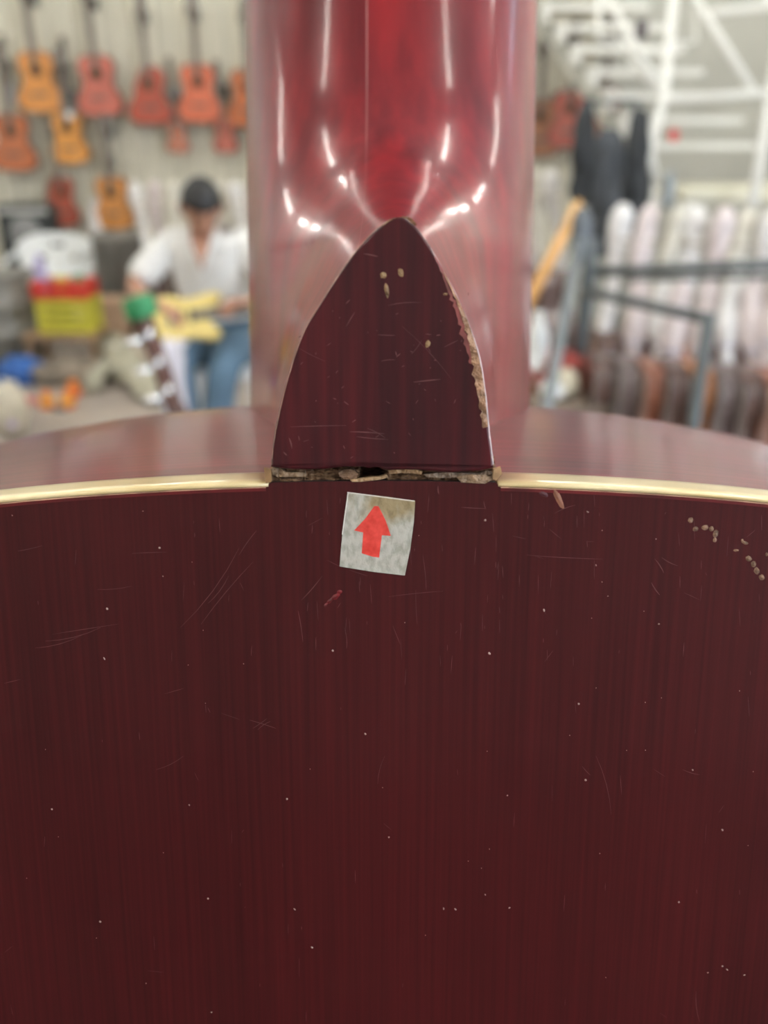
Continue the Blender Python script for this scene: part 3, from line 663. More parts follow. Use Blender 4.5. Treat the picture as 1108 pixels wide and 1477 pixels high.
# things in the red crate
def simple(name, lab, cat, loc, build, m, smooth=True, group=None):
    b = MB(); build(b); o = b.build(name, m, None, smooth); o.location = loc; tag(o, lab, cat, group); return o
q = wp(57, 405, 6.3)
simple('purple_tube', 'pale purple bottle standing in front of the white chair', 'bottle', (p.x - .165, p.y, p.z + .245), lambda b: b.lathe([(.04, 0), (.042, .03), (.042, .20), (.018, .235), (.018, .27)], 16), M('lilac', (.42, .38, .62), .4))
simple('yellow_pot', 'small yellow pot in the red crate', 'pot', (p.x - .03, p.y, p.z + .245), lambda b: b.lathe([(.035, 0), (.045, .11), (.048, .12)], 16), M('pot_yellow', (.8, .68, .12), .4))
simple('green_pot', 'small green pot in the red crate', 'pot', (p.x + .09, p.y, p.z + .245), lambda b: b.lathe([(.03, 0), (.036, .12), (.03, .13)], 16), M('pot_green', (.08, .30, .13), .4))
# amplifier
z, d = zwall(332); p = wp(45, 332, 7.5)
amp = empty('amplifier', (p.x, p.y, 0)); tag(amp, 'black amplifier stack behind the white plastic chair', 'amplifier')
zt = wp(45, 292, 7.5).z
b = MB(); b.box((-.22, -.12, 0), (.22, .14, zt), .01); b.build('cabinet', M('amp_black', (.035, .04, .042), .6), amp)
for zz in (.25, zt - .22):
    b = MB(); b.lathe([(.13, 0), (.13, .012), (.10, .012), (.03, -.0), (.03, .01)], 24); b.xf(Matrix.Translation((0, -.121, zz)) @ Matrix.Rotation(R(90), 4, 'X')); b.build('speaker_cone', M('amp_grey', (.25, .25, .25), .5), amp, True)
b = MB(); b.box((-.2, -.126, zt - .07), (.2, -.12, zt - .03)); b.build('control_panel', M('amp_panel', (.5, .5, .48), .4), amp)
# white draped sheet
def drape(name, lab, cat, path, wd, m, seed, thick=.01, amp=.03):
    P = catmull(path, 8); vs = []; NW = 14
    for i, q in enumerate(P):
        for j in range(NW + 1):
            u = -1 + 2 * j / NW; nn = noise.noise(Vector((i * .22 + seed, u * 2.2, seed)))
            vs.append(q + Vector((u * wd * .9 + .02 * nn, nn * amp * 1.2 + u * wd * .25, nn * amp + .02 * math.cos(u * 6 + seed) - abs(u) ** 2 * wd * .3)))
    fs = [(i * (NW + 1) + j, i * (NW + 1) + j + 1, (i + 1) * (NW + 1) + j + 1, (i + 1) * (NW + 1) + j) for i in range(len(P) - 1) for j in range(NW)]
    zm = min(v.z for v in vs)
    if zm < .012:
        for v in vs: v.z = max(v.z, .012)
    o = mesh(name, vs, fs, m, None, True); s_ = o.modifiers.new('thickness', 'SOLIDIFY'); s_.thickness = thick; tag(o, lab, cat); return o
sheetw = M('white_plastic_film', (.74, .72, .72), .3, .12, 6, bump=.3)
a = wp(130, 302, 7.5)
simple('wrapped_sack', 'white plastic wrapped sack leaning right of the white chair', 'sack', (a.x + .02, a.y + .1, 0), lambda b: b.lathe([(.12, 0), (.17, .05), (.18, .4), (.15, .7), (.11, .9), (.05, 1.0), (.03, 1.03)], 20, sx=.6, sy=.6), sheetw)
simple('grey_bin', 'dark grey bin below the bright orange guitar', 'bin', (wp(178, 380, 7.0).x, wp(178, 380, 7.0).y, 0), lambda b: b.lathe([(.17, 0), (.2, .05), (.22, .78), (.235, .80), (.2, .82)], 20), M('bin_grey', (.20, .19, .17), .6, .3, 4))
# blue cloth on the floor
bl_m = M('blue_cloth', (.03, .11, .36), .7, .3, 6, bump=.4)
p = wp(30, 535, 6.0); o = blob('blue_cloth', bl_m, None, (0, 0, 0), (.17, .15, .11), .35, 3, 4, 2., -.05); o.location = (p.x, p.y, .052); tag(o, 'crumpled blue cloth lying on the floor at left', 'cloth')
# orange and yellow pots
orm = M('orange_plastic', (.80, .22, .03), .4, .1, 9); yom = M('yolk_plastic', (.85, .45, .06), .4, .15, 9)
for (px, py, m1, lab) in [(68, 578, yom, 'yellow and orange wooden toy bead leftmost on the floor'), (106, 562, orm, 'orange toy bead furthest back on the floor'), (97, 578, yom, 'yellow orange toy bead in front of the orange one')]:
    d_ = 1.50 / (math.sin(PITCH) - (738 - py) / F * math.cos(PITCH)); p = wp(px, py, d_)
    r = empty('toy_pot', (p.x, p.y, 0)); tag(r, lab, 'toy')
    b = MB(); b.lathe([(.025, 0), (.042, .015), (.046, .045), (.035, .07), (.02, .075)], 16); b.build('pot', m1, r, True)
    b = MB(); b.lathe([(.02, .075), (.03, .085), (.028, .105), (.01, .115)], 16); b.build('lid', orm, r, True)
    b = MB(); b.lathe([(.047, .02), (.05, .025), (.05, .035), (.047, .04)], 16); b.build('band', M('band_red', (.7, .1, .06), .4), r, True)
p = wp(45, 575, 5.5); o = blob('pink_ball', M('pink_soft', (.62, .2, .18), .6), None, (0, 0, 0), (.035, .035, .03), .1, 2, 2, 1., -.025); o.location = (p.x, p.y, .026); tag(o, 'small pink ball left of the toy beads', 'toy')
p = wp(88, 590, 5.4); o = blob('grey_tool', M('dark_tool', (.16, .15, .14), .5), None, (0, 0, 0), (.05, .03, .02), .2, 2, 2, 3., -.015); o.location = (p.x, p.y, .016); tag(o, 'small dark tool lying in front of the toy beads', 'tool')
# cream canvas case heap
canv = M('cream_canvas', (.40, .38, .29), .7, .15, 5, bump=.3)
drape('canvas_case', 'long cream canvas case lying across the floor clutter', 'case', [wp(140, 475, 6.6), wp(165, 500, 6.3), wp(195, 530, 5.9), wp(222, 556, 5.6), wp(245, 572, 5.45)], .10, canv, 3., .03, .04)
drape('canvas_flap', 'cream canvas flap arching down to the floor', 'cloth', [wp(175, 535, 5.9), wp(155, 527, 5.9), wp(138, 540, 5.8), wp(128, 562, 5.7)], .05, canv, 8., .02, .02)
heap_m = M('brown_heap', (.22, .18, .14), .8, .5, 9, bump=.5)
p = wp(95, 515, 5.98); o = blob('jute_sack', heap_m, None, (0, 0, 0), (.30, .17, .13), .35, 3, 4, 6., -.03); o.location = (p.x, p.y, .034); tag(o, 'dark brown sack heaped on the floor before the crates', 'sack')
p = wp(178, 500, 6.45); o = blob('flattened_sack', M('tan_heap', (.40, .33, .26), .8, .35, 9, bump=.5), None, (0, 0, 0), (.22, .17, .10), .4, 3, 4, 9., -.03); o.location = (p.x, p.y, .034); tag(o, 'tan crumpled sack right of the yellow crate', 'sack')
p = wp(160, 470, 6.25); o = blob('white_paper', M('paper_white', (.85, .86, .84), .6), None, (0, 0, 0), (.06, .05, .045), .3, 4, 3, 2., -.03); o.location = (p.x, p.y - .05, .14 ); tag(o, 'crumpled white paper right of the yellow crate', 'paper')
tn = M('tan_card', (.45, .30, .20), .8)
p = wp(160, 430, 6.6); simple('cardboard_box', 'tan cardboard box behind the crumpled white paper', 'box', (p.x, p.y, 0), lambda b: b.box((-.12, -.1, 0), (.14, .1, .42), .004), tn, False)
p = wp(18, 605, 4.95); r = empty('plastic_bag', (p.x, p.y, 0)); tag(r, 'pale see-through plastic bag in the lower left corner', 'bag')
blob('bag', M('bag_pale', (.62, .57, .46), .35, .2, 12, bump=.5), r, (0, 0, .14), (.08, .09, .16), .3, 3, 4, 4., None)
blob('purple_patch', M('bag_lilac', (.50, .42, .60), .4), r, (.03, -.085, .08), (.028, .02, .025), .2, 3, 2, 5.)

# bass guitar leaning on a stand, headstock in view
bass_m = M('bass_brown', (.07, .02, .015), .3, .3, 8, coat=.6)
top = wp(188, 430, 1.72); botm = wp(238, 578, 1.80); dirn = (top - botm).normalized()
foot = top - dirn * 1.17
bass = empty('bass_guitar', foot); 
zax = dirn; xax = Vector((0, 1, 0)).cross(zax).normalized(); xax = (Matrix.Rotation(R(66), 3, zax) @ xax); yax = zax.cross(xax)
bass.matrix_world = Matrix(((xax.x, yax.x, zax.x, foot.x), (xax.y, yax.y, zax.y, foot.y), (xax.z, yax.z, zax.z, foot.z), (0, 0, 0, 1)))
tag(bass, 'dark bass guitar whose headstock with chrome keys leans beside the seated man', 'guitar')
b = MB(); b.prism([(-.03, .0), (-.14, .03), (-.165, .12), (-.12, .22), (-.13, .30), (-.15, .38), (-.10, .39), (-.04, .30), (.04, .30), (.09, .34), (.13, .30), (.12, .20), (.15, .12), (.12, .02)], -.02, .02); b.xf(Matrix.Rotation(R(90), 4, 'X')).build('body', bass_m, bass)
b = MB(); b.box((-.020, -.032, .28), (.020, -.014, .95), .004); b.build('neck', bass_m, bass)
b = MB(); b.prism([(-.020, .94), (.020, .94), (.020, 1.0), (.018, 1.13), (.0, 1.160), (-.018, 1.15), (-.020, .98)], .012, .024); hd = b.xf(Matrix.Rotation(R(90), 4, 'X')).build('headstock', bass_m, bass)
for k in range(3):
    zz = .985 + k * .057
    b = MB(); b.tube([(-.025, -.017, zz), (-.05, -.02, zz)], .004, 8); b.lathe([(.004, -.006), (.015, -.005), (.018, 0), (.015, .005), (.004, .006)], 16, (-.052, -.02, zz)); kk = b.build('tuning_key', M('bright_chrome', (.92, .94, .96), .22, .02, metal=.8), hd, True)
    b = MB(); b.lathe([(.010, -.018), (.013, -.010), (.010, -.004)], 12, (0, 0, 0)); b.xf(Matrix.Translation((-.004, -.03, zz)) @ Matrix.Rotation(R(90), 4, 'X')); b.build('string_post', M('chrome', (.75,) * 3, .15), hd, True)
b = MB(); b.box((-.028, -.038, 1.13), (.028, .004, 1.172), .008); o = b.build('headstock_clip', M('green_cloth', (.02, .20, .07), .6, .3, 20), bass, True); o['label'] = 'green clip on the headstock end'
bst = empty('bass_stand', (foot.x + .0, foot.y, 0)); tag(bst, 'black stand that holds up the dark bass guitar', 'stand')
blk = M('stand_black', (.03, .03, .032), .5)
for k in range(3):
    a = 2 * math.pi * k / 3 + .5; b = MB(); b.tube([(0, .05, .18), (.24 * math.cos(a), .05 + .24 * math.sin(a), .012)], .012, 8); b.build('leg', blk, bst)
b = MB(); b.tube([(0, .05, .02), (0, .05, foot.z + .05)], .013, 8); b.build('post', blk, bst)
b = MB(); b.tube([(-.1, -.05, foot.z - .0), (-.1, .05, foot.z - .02), (.1, .05, foot.z - .02), (.1, -.05, foot.z)], .012, 8); b.build('yoke', blk, bst)

# ------------------------------------------------------------------ foam / film wrapped guitars
film = [M('film_white', (.82, .80, .78), .28, .22, 14, bump=.5), M('film_pink', (.72, .63, .62), .28, .22, 14, bump=.5), M('film_cream', (.70, .67, .58), .3, .2, 14, bump=.5)]
bodm = [M('wrapped_body_brown', (.13, .065, .05), .3, .4, 6, coat=.4), M('wrapped_body_mauve', (.24, .17, .165), .3, .35, 6, coat=.4), M('wrapped_body_orange', (.36, .14, .06), .3, .3, 6, coat=.4)]
def wrapped(hh, fm, bm_, seed):
    r = empty('wrapped_guitar')
    RY = Matrix.Rotation(R(90), 4, 'Z') @ Matrix.Rotation(R(90), 4, 'X')
    b = MB(); b.prism(guit_outline(), -.042, .042); b.xf(RY).build('body', bm_, r)
    P = []; rs = []
    for k in range(16):
        t = k / 15; z = .40 + (hh - .40) * t
        rr = .034 + .005 * math.sin(t * 9 + seed) + .014 * max(0, min(1, (t - .5) * 4)) * (1 - max(0, t - .93) * 8)
        P.append((.01 * math.sin(t * 5 + seed), .012 * math.sin(t * 4 + seed * 2), z)); rs.append(max(.012, rr * (1 if t < .95 else .55)))
    b = MB(); b.tube(P, rs, 14, flat=.72)
    for v in b.v:
        q = noise.noise(v * 18 + Vector((seed, 0, 0))) * .010; v.x += q; v.y += q
    b.build('film_sleeve', fm, r, True)
    b = MB(); b.tube([(0, 0, hh - .16), (.0, 0, hh - .145)], [.047, .047], 12, flat=.8); b.build('tape_band', M('tape', (.55, .5, .42), .4), r, True)
    return r
protos = [wrapped(1.02, film[i % 3], bodm[[0, 1, 0, 2][i % 4]], i * 1.7) for i in range(6)]
for pr in protos: pr.hide_render = False
used = set(); platform = []
def place_wrapped(i, loc, rz, tilt, lab, group, sc=1.0):
    k = i % len(protos)
    if k not in used: o = protos[k]; used.add(k)
    else: o = dup(protos[k])
    o.location = loc; o.rotation_euler = (tilt[0], tilt[1], rz); o.scale = (sc,) * 3; tag(o, lab, 'guitar', group); return o
# row behind the upper rail (right)
n = 0
for j in range(11):
    px = 905 + 37 * j - (0); d = 3.95 - .045 * j; p = wp(px, 292 - 1.5 * j, d)
    place_wrapped(n, (p.x - .09, p.y, p.z - 1.02), R(4), (0, R(5 + random.uniform(-.5, .5))), 'film wrapped guitar, %s from the left above the upper grey rail' % ORD[j], 'wrapped guitars above the upper rail'); n += 1
zA = min(c.location.z for c in bpy.data.objects if c.get('group') == 'wrapped guitars above the upper rail')
# row behind the seated man
for j in range(9):
    px = 205 + 24 * j; p = wp(px, 260 - 3 * (j % 3), 6.3 + .1 * (j % 2)); 
    place_wrapped(j, (p.x, p.y, p.z - 1.02), 0, (0, R(-2 + random.uniform(-.5, .5))), 'film wrapped guitar, %s from the left behind the seated man' % ORD[j], 'wrapped guitars behind the seated man')
# row right of the neck
for j in range(5):
    px = 745 + 23 * j; p = wp(px, 232 + 2 * j, 5.1); place_wrapped(j + 2, (p.x, p.y, p.z - 1.02), 0, (0, R(-9)), 'film wrapped guitar, %s from the left beside the orange plank' % ORD[j], 'wrapped guitars beside the orange plank')
wood_rk = M('rack_board', (.22, .17, .13), .6, .3, 6)
def platform_for(group, name, lab):
    obs = [o for o in bpy.data.objects if o.get('group') == group]; xs = [o.location.x for o in obs]; ysx = [o.location.y for o in obs]; zm = min(o.location.z for o in obs)
    r = empty(name, ((min(xs) + max(xs)) / 2, (min(ysx) + max(ysx)) / 2, 0)); tag(r, lab, 'shelf'); hx = (max(xs) - min(xs)) / 2 + .12; hy = (max(ysx) - min(ysx)) / 2 + .25
    for o in obs: o.location.z = max(o.location.z, zm)
    zt = zm - .012
    b = MB(); b.box((-hx, -hy, zt - .03), (hx, hy, zt), .003); b.build('board', wood_rk, r)
    for sx in (-1, 1):
        for sy in (-1, 1): b = MB(); b.box((sx * (hx - .03) - .02, sy * (hy - .03) - .02, 0), (sx * (hx - .03) + .02, sy * (hy - .03) + .02, zt - .03)); b.build('leg', wood_rk, r)
    for o in obs: o.location.z = zm
platform_for('wrapped guitars above the upper rail', 'low_shelf', 'low wooden shelf under the wrapped guitars of the right rack')
platform_for('wrapped guitars behind the seated man', 'low_shelf', 'low wooden shelf under the wrapped guitars behind the man')
platform_for('wrapped guitars beside the orange plank', 'low_shelf', 'low wooden shelf under the wrapped guitars beside the orange plank')

# rack with grey rails
grey = M('rack_grey', (.085, .10, .105), .45, .2, 6)
rack = empty('guitar_rack', (.9, 3.2, 0)); tag(rack, 'dark grey metal rack with two rails at the right', 'rack')
def rpt(p): return Vector(p) - Vector((.9, 3.2, 0))
A0, A1 = wp(850, 392, 3.35), wp(1250, 376, 3.0); B0, B1 = wp(842, 419, 3.3), wp(1022, 460, 2.8)
b = MB(); b.tube([rpt(A0), rpt(A1)], .019, 10); b.build('upper_rail', grey, rack, True)
b = MB(); b.tube([rpt(B0), rpt(B1)], .018, 10); b.build('side_rail', grey, rack, True)
b = MB(); b.tube([rpt(A0 + Vector((0, 0, .12))), rpt(A0), rpt((A0.x - .03, A0.y - .0, .02))], .026, 10); b.build('post', grey, rack, True)
b = MB(); b.tube([rpt(B1 + Vector((0, 0, .02))), rpt((B1.x, B1.y, .02))], .022, 10); b.build('post', grey, rack, True)
b = MB(); b.tube([rpt((A1.x, A1.y, A1.z)), rpt((A1.x, A1.y, .02))], .022, 10); b.build('post', grey, rack, True)
b = MB(); b.tube([rpt((A0.x - .03, A0.y, .03)), rpt((B1.x, B1.y, .03)), rpt((A1.x, A1.y, .03))], .02, 8); b.build('base_rail', grey, rack, True)
# leaning grey tripod pole
T0, T1 = wp(838, 335, 3.1), wp(802, 520, 2.95); dd = (T1 - T0).normalized(); Tf = T0 + dd * ((T0.z - .02) / -dd.z)
tp = empty('microphone_stand', (Tf.x, Tf.y, 0)); tag(tp, 'grey microphone stand leaning left of the rack', 'stand')
b = MB(); b.tube([T0 - tp.location, Tf - tp.location], .019, 10); b.build('pole', M('pole_grey', (.17, .19, .20), .4), tp, True)
b = MB(); b.lathe([(.02, -.05), (.035, .0), (.036, .09), (.02, .13)], 14, tuple(T0 - tp.location - Vector((0, 0, .05)))); b.build('clutch', M('clutch_grey', (.12, .135, .15), .6), tp, True)
for k in range(3):
    a = 2 * math.pi * k / 3; b = MB(); b.tube([(0, 0, .1), (.22 * math.cos(a), .22 * math.sin(a), .012)], .011, 8); b.build('leg', grey, tp)
# headstock bundles hanging on the near side
def bundle(seed, fm):
    r = empty('wrapped_headstock')
    P = []; rs = []
    for k in range(15):
        t = k / 14; P.append((.006 * math.sin(seed + t * 4), -.10 * t, -.30 * t)); rs.append([.012, .028, .034, .036, .038, .042, .046, .047, .045, .040, .032, .024, .021, .020, .010][k])
    b = MB(); b.tube(P, rs, 14, flat=.75)
    for v in b.v: v += Vector((1, .6, .3)) * noise.noise(v * 22 + Vector((seed, 0, 0))) * .009
    b.build('film', fm, r, True)
    b = MB(); b.tube([P[0], (0, .02, .025), (0, .05, .0)], .005, 6); b.build('hook', chrome, r)
    b = MB(); b.tube([Vector(P[10]), Vector(P[10]) + Vector((0, -.003, -.012))], .036, 12, flat=.8); b.build('tape_band', M('tape_lilac', (.5, .48, .55), .4), r, True)
    return r
bp_ = [bundle(i * 2.1, film[[1, 0, 1][i % 3]]) for i in range(3)]
for j in range(8):
    px = 925 + 33 * j; p = wp(px, 405 - 1 * j, 3.42 - .04 * j); o = bp_[j] if j < 3 else dup(bp_[j % 3])
    o.location = p; o.rotation_euler = (0, R(random.uniform(2, 9)), R(random.uniform(-12, 12))); s_ = random.uniform(1.0, 1.18); o.scale = (s_,) * 3
    tag(o, 'film wrapped guitar headstock hanging %s from the left below the upper rail' % ORD[j], 'headstock', 'wrapped headstocks under the rack rails')
hr_ = MB(); h0, h1 = wp(905, 402, 3.44), wp(1200, 396, 3.08); hr_.tube([rpt(h0), rpt(h1)], .009, 8); hr_.build('hanging_rail', grey, rack, True)
# unwrapped guitars standing edge-on under the rails
cols = ['brown', 'mauve', 'rust', 'brown', 'orange', 'mauve', 'brown', 'rust']
sb = {'brown': M('edge_brown', (.10, .05, .04), .35, .3, 6, coat=.4), 'mauve': M('edge_mauve', (.15, .11, .105), .4, .3, 6), 'rust': M('edge_rust', (.26, .09, .05), .35, .3, 6, coat=.4), 'orange': M('edge_orange', (.40, .15, .05), .35, .3, 6)}
for j in range(8):
    px = 868 + 36 * j; p = wp(px, 560, 3.15 - .03 * j); r = empty('standing_guitar', (p.x, p.y + .1, .35)); RY = Matrix.Rotation(R(90), 4, 'Z') @ Matrix.Rotation(R(90), 4, 'X')
    b = MB(); b.prism(guit_outline(), -.034, .034); b.xf(RY).build('body', sb[cols[j]], r)
    b = MB(); b.box((-.035, -.185, .015), (-.039 + .0, .185, .02)); b.tube([(-.034, -.14, .44), (-.034, -.185, .1)], .003, 5); b.tube([(.034, -.14, .44), (.034, -.185, .1)], .003, 5); b.build('edge_binding', M('edge_cream', (.28, .24, .21), .5), r)
    tag(r, '%s guitar body standing edge-on, %s from the left at the foot of the rack' % (cols[j], ORD[j]), 'guitar', 'guitar bodies standing at the foot of the rack')
p = wp(1000, 600, 3.0); r = empty('low_table', (p.x, p.y + .15, 0)); tag(r, 'dark low table under the standing guitar bodies', 'table')
b = MB(); b.box((-.52, -.28, .31), (.42, .28, .348), .004); b.build('table_top', wood_rk, r)
for sx in (-.47, .37):
    for sy in (-.23, .23): b = MB(); b.box((sx - .02, sy - .02, 0), (sx + .02, sy + .02, .31)); b.build('leg', wood_rk, r)
# orange plank leaning
P0, P1 = wp(829, 306, 3.62), wp(762, 436, 3.5); dd = (P1 - P0).normalized(); Pf = P0 + dd * ((P0.z - .012) / -dd.z)
r = empty('guitar_neck_blank', (Pf.x, Pf.y, 0)); tag(r, 'light orange wooden neck blank leaning between red guitar and grey stand', 'wood')
a, c = P0 - r.location, Pf - r.location
b = MB(); b.tube([a, a * .8 + c * .2, c * .999], [.026, .030, .034], 10, flat=.6); b.build('shaft', M('light_wood', (.72, .38, .12), .5, .1, 6), r, True)
b = MB(); b.tube([a + (a - c) * .03, a, a * .93 + c * .07], [.02, .034, .03], 10, flat=.5); b.build('head', M('light_wood2', (.74, .42, .15), .5), r, True)
# clutter just right of the neck
p = wp(775, 490, 3.4); simple('white_bottle', 'white bottle right of the red neck near the grey stand', 'bottle', (p.x, p.y, 0), lambda b: b.lathe([(.04, 0), (.045, .02), (.045, p.z + .02), (.03, p.z + .06), (.02, p.z + .08), (.02, p.z + .11)], 16), M('bottle_white', (.75, .76, .74), .3, .1))
p = wp(790, 530, 3.5); o = blob('red_cloth', M('red_cloth', (.30, .05, .04), .7, .4, 9), None, (0, 0, 0), (.16, .12, .07), .4, 3, 4, 4., -.03); o.location = (p.x, p.y, p.z); 
tag(o, 'dark red cloth draped on the box right of the neck', 'cloth')
bz = p.z - .035; simple('cardboard_box', 'brown cardboard box under the dark red cloth', 'box', (p.x - .0, p.y, 0), lambda b: b.box((-.15, -.11, 0), (.15, .13, bz), .004), M('brown_card', (.22, .09, .05), .8, .2), False)
p = wp(768, 522, 3.25); o = blob('white_cup', whitep, None, (0, 0, 0), (.022, .022, .022), .1, 2, 2); o.location = p; tag(o, 'small white ball on the dark red cloth', 'ball')
p2 = wp(798, 560, 3.2); o = blob('paper_ball', M('paper_white', (.85, .86, .84), .6), None, (0, 0, 0), (.05, .045, .04), .25, 4, 3, 1.); o.location = p2; tag(o, 'crumpled white paper in front of the dark red cloth', 'paper')
p3 = wp(815, 552, 3.2); o = blob('cream_rag', M('cream_rag', (.6, .55, .42), .8, .2), None, (0, 0, 0), (.05, .04, .05), .3, 3, 3, 3.); o.location = p3; tag(o, 'cream rag beside the crumpled white paper', 'cloth')
simple('side_table', 'small dark table carrying the crumpled white paper', 'table', (p2.x + .03, p2.y, 0), lambda b: (b.box((-.12, -.09, p2.z - .06), (.16, .09, p2.z - .038)), b.tube([(0, 0, p2.z - .06), (0, 0, .01)], .02, 8), b.box((-.1, -.08, 0), (.1, .08, .012))), wood_rk, False)

# ------------------------------------------------------------------ black gig bags hanging
gb = M('gigbag_black', (.022, .025, .028), .6, .4, 9, bump=.4); gb2 = M('gigbag_grey', (.05, .055, .062), .55, .4, 9, bump=.4)
railz = wp(870, 120, 4.7)
r = empty('clothes_rail', (railz.x, railz.y, 0)); tag(r, 'grey metal rail from which the black gig bags hang', 'rail')
zr = wp(890, 146, 4.7).z
b = MB(); b.tube([(-.08, 0, zr), (.19, 0, zr)], .012, 8); b.build('bar', grey, r, True)
for s in (-.08, .19):
    b = MB(); b.tube([(s, 0, zr), (s, 0, .01)], .013, 8); b.build('post', grey, r, True)
    b = MB(); b.tube([(s, -.22, .015), (s, .22, .015)], .013, 8); b.build('foot', grey, r)
def gig(px, pt_, pb, wpx, d, m, lab, seed):
    a = wp(px, pt_, d); c = wp(px + 6, pb, d); r_ = empty('gig_bag', (a.x, railz.y, a.z)); k = d / F; h = (a.z - c.z); tag(r_, lab, 'bag', 'black gig bags hanging on the rail')
    P = []; rs = []
    for i in range(14):
        t = i / 13; P.append((.03 * t, 0, -h * t)); rs.append(wpx * k * .5 * [.35, .6, .72, .78, .8, .82, .86, .95, 1.0, 1.0, .95, .95, .9, .6][i])
    b = MB(); b.tube(P, rs, 16, flat=.35)
    for v in b.v: v += Vector((1, .5, 0)) * noise.noise(v * 9 + Vector((seed, 0, 0))) * .025
    b.xf(Matrix.Rotation(R(0), 4, 'Z')); b.build('shell', m, r_, True)
    b = MB(); b.tube([(-.03, -.05, -.1), (-.05, -.09, -h * .4), (.0, -.07, -h * .7)], .012, 6, flat=.3); b.build('strap', m, r_, True)
    b = MB(); b.tube([(0, 0, -.02), (0, 0, max(.01, zr - a.z + .012))], .005, 6); b.build('hanger', grey, r_)
gig(848, 142, 300, 44, 4.7, gb, 'black gig bag hanging leftmost on the rail', 1.)
gig(890, 185, 385, 62, 4.65, gb2, 'dark grey gig bag hanging in the middle of the rail', 2.)
gig(922, 158, 345, 50, 4.75, gb, 'black gig bag hanging rightmost on the rail', 3.)

# ------------------------------------------------------------------ staircase
sw = M('stair_white', (.86, .86, .82), .45, .04, 4); swd = M('stair_under_shade', (.45, .45, .40), .6, .15, 5)  # the second is the white darkened, shade under the treads painted in
stair = empty('staircase', (2.6, 6.0, 0)); tag(stair, 'white painted metal staircase rising to the upper left', 'stairs')
so = stair.location
p0 = wp(925, 206, 5.75); p0r = wp(1092, 213, 5.75)
wdt = p0r.x - p0.x; step = Vector((-.082, .20, .150))
LFT = [p0 + step * k for k in range(0, 12)]
for k, q in enumerate(LFT):
    a = q - so
    b = MB(); b.box((a.x, a.y - .14, a.z - .035), (a.x + wdt, a.y + .13, a.z), .006); b.build('tread', sw, stair)
    b = MB(); b.box((a.x - .01, a.y - .13, a.z - .11), (a.x + .035, a.y + .13, a.z + .02), .005); b.build('step_bracket', sw, stair)
b = MB()
for off in (.0,):
    a = LFT[0] - so - step * .6; c = LFT[-1] - so + step * .6
    vs = [a + Vector((off, 0, -.20)), a + Vector((off + .05, 0, -.20)), c + Vector((off + .05, 0, -.20)), c + Vector((off, 0, -.20))]
    b.add(vs + [v + Vector((0, 0, .13)) for v in vs], [(0, 3, 2, 1), (4, 5, 6, 7), (0, 1, 5, 4), (1, 2, 6, 5), (2, 3, 7, 6), (3, 0, 4, 7)])
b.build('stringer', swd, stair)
# landing and its posts
lz = wp(1030, 268, 5.6)
a = lz - so
b = MB(); b.box((a.x - .28, a.y - .35, a.z - .07), (a.x + .95, a.y + .45, a.z), .01); b.build('landing', M('landing_cream', (.78, .76, .62), .6), stair)
for sx, sy in ((-.24, -.3), (.9, -.3), (-.24, .4), (.9, .4)):
    b = MB(); b.box((a.x + sx - .025, a.y + sy - .025, 0), (a.x + sx + .025, a.y + sy + .025, a.z - .07)); b.build('landing_post', sw, stair)
a2 = LFT[-1] - so
b = MB(); b.box((a2.x - .05, a2.y + .1, a2.z - .06), (a2.x + wdt + 1.0, 8.0 - so.y, a2.z), .01); b.build('upper_floor_edge', sw, stair)
def rail(pts, r_=.019, nm='railing_bar'):
    b = MB(); b.tube([p - so for p in pts], r_, 10); b.build(nm, sw, stair, True)
d = 5.1
rail([wp(978, -60, d), wp(958, 140, d), wp(937, 215, d), wp(945, 262, d)], .026, 'railing_post')
rail([wp(862, -30, d + .3), wp(958, 140, d)], .021)
rail([wp(985, -30, d), wp(1092, 138, d)], .021)
rail([wp(958, 144, d), wp(1130, 132, d)], .021)
rail([wp(1025, 18, d), wp(1130, 6, d)], .019)
rail([wp(1085, -30, d), wp(1130, 25, d)], .019)
rail([wp(1128, 40, d), wp(1082, 320, d)], .03, 'railing_post')
q0 = wp(1082, 320, d)
rail([q0, Vector((q0.x, q0.y, .01))], .03, 'railing_post')
rail([wp(863, -10, d + .5), wp(863, 56, d + .5), wp(908, 62, d + .4)], .017)
rail([wp(905, 60, d + .3), wp(912, 90, d + .3), wp(958, 140, d)], .02)
rail([wp(908, 75, d + .2), wp(960, 75, d)], .012)
rail([wp(1002, -10, d), wp(1004, 60, d + .2), wp(975, 62, d + .1)], .014)
pw = wp(945, 262, d); rail([pw, Vector((pw.x, pw.y, .01))], .02, 'railing_post')
q = wp(925, 42, 5.4); simple('wall_socket', 'small dark box fixed on the stair railing', 'box', q, lambda b: b.box((-.03, -.02, -.05), (.03, .02, .05), .005), M('box_dark', (.09, .07, .08), .5), False)
q = wp(972, 195, 5.06); o = blob('red_tag', M('tag_red', (.7, .05, .05), .5), None, (0, 0, 0), (.028, .012, .035), .15, 3, 2); o.location = q; tag(o, 'small red tag hanging on the stair post', 'tag')
q = wp(965, 275, 5.0); o = blob('blue_grey_cloth', M('rag_blue', (.33, .38, .42), .7), None, (0, 0, 0), (.03, .02, .10), .25, 3, 3); o.location = q; tag(o, 'blue grey rag hanging at the foot of the stair post', 'cloth')

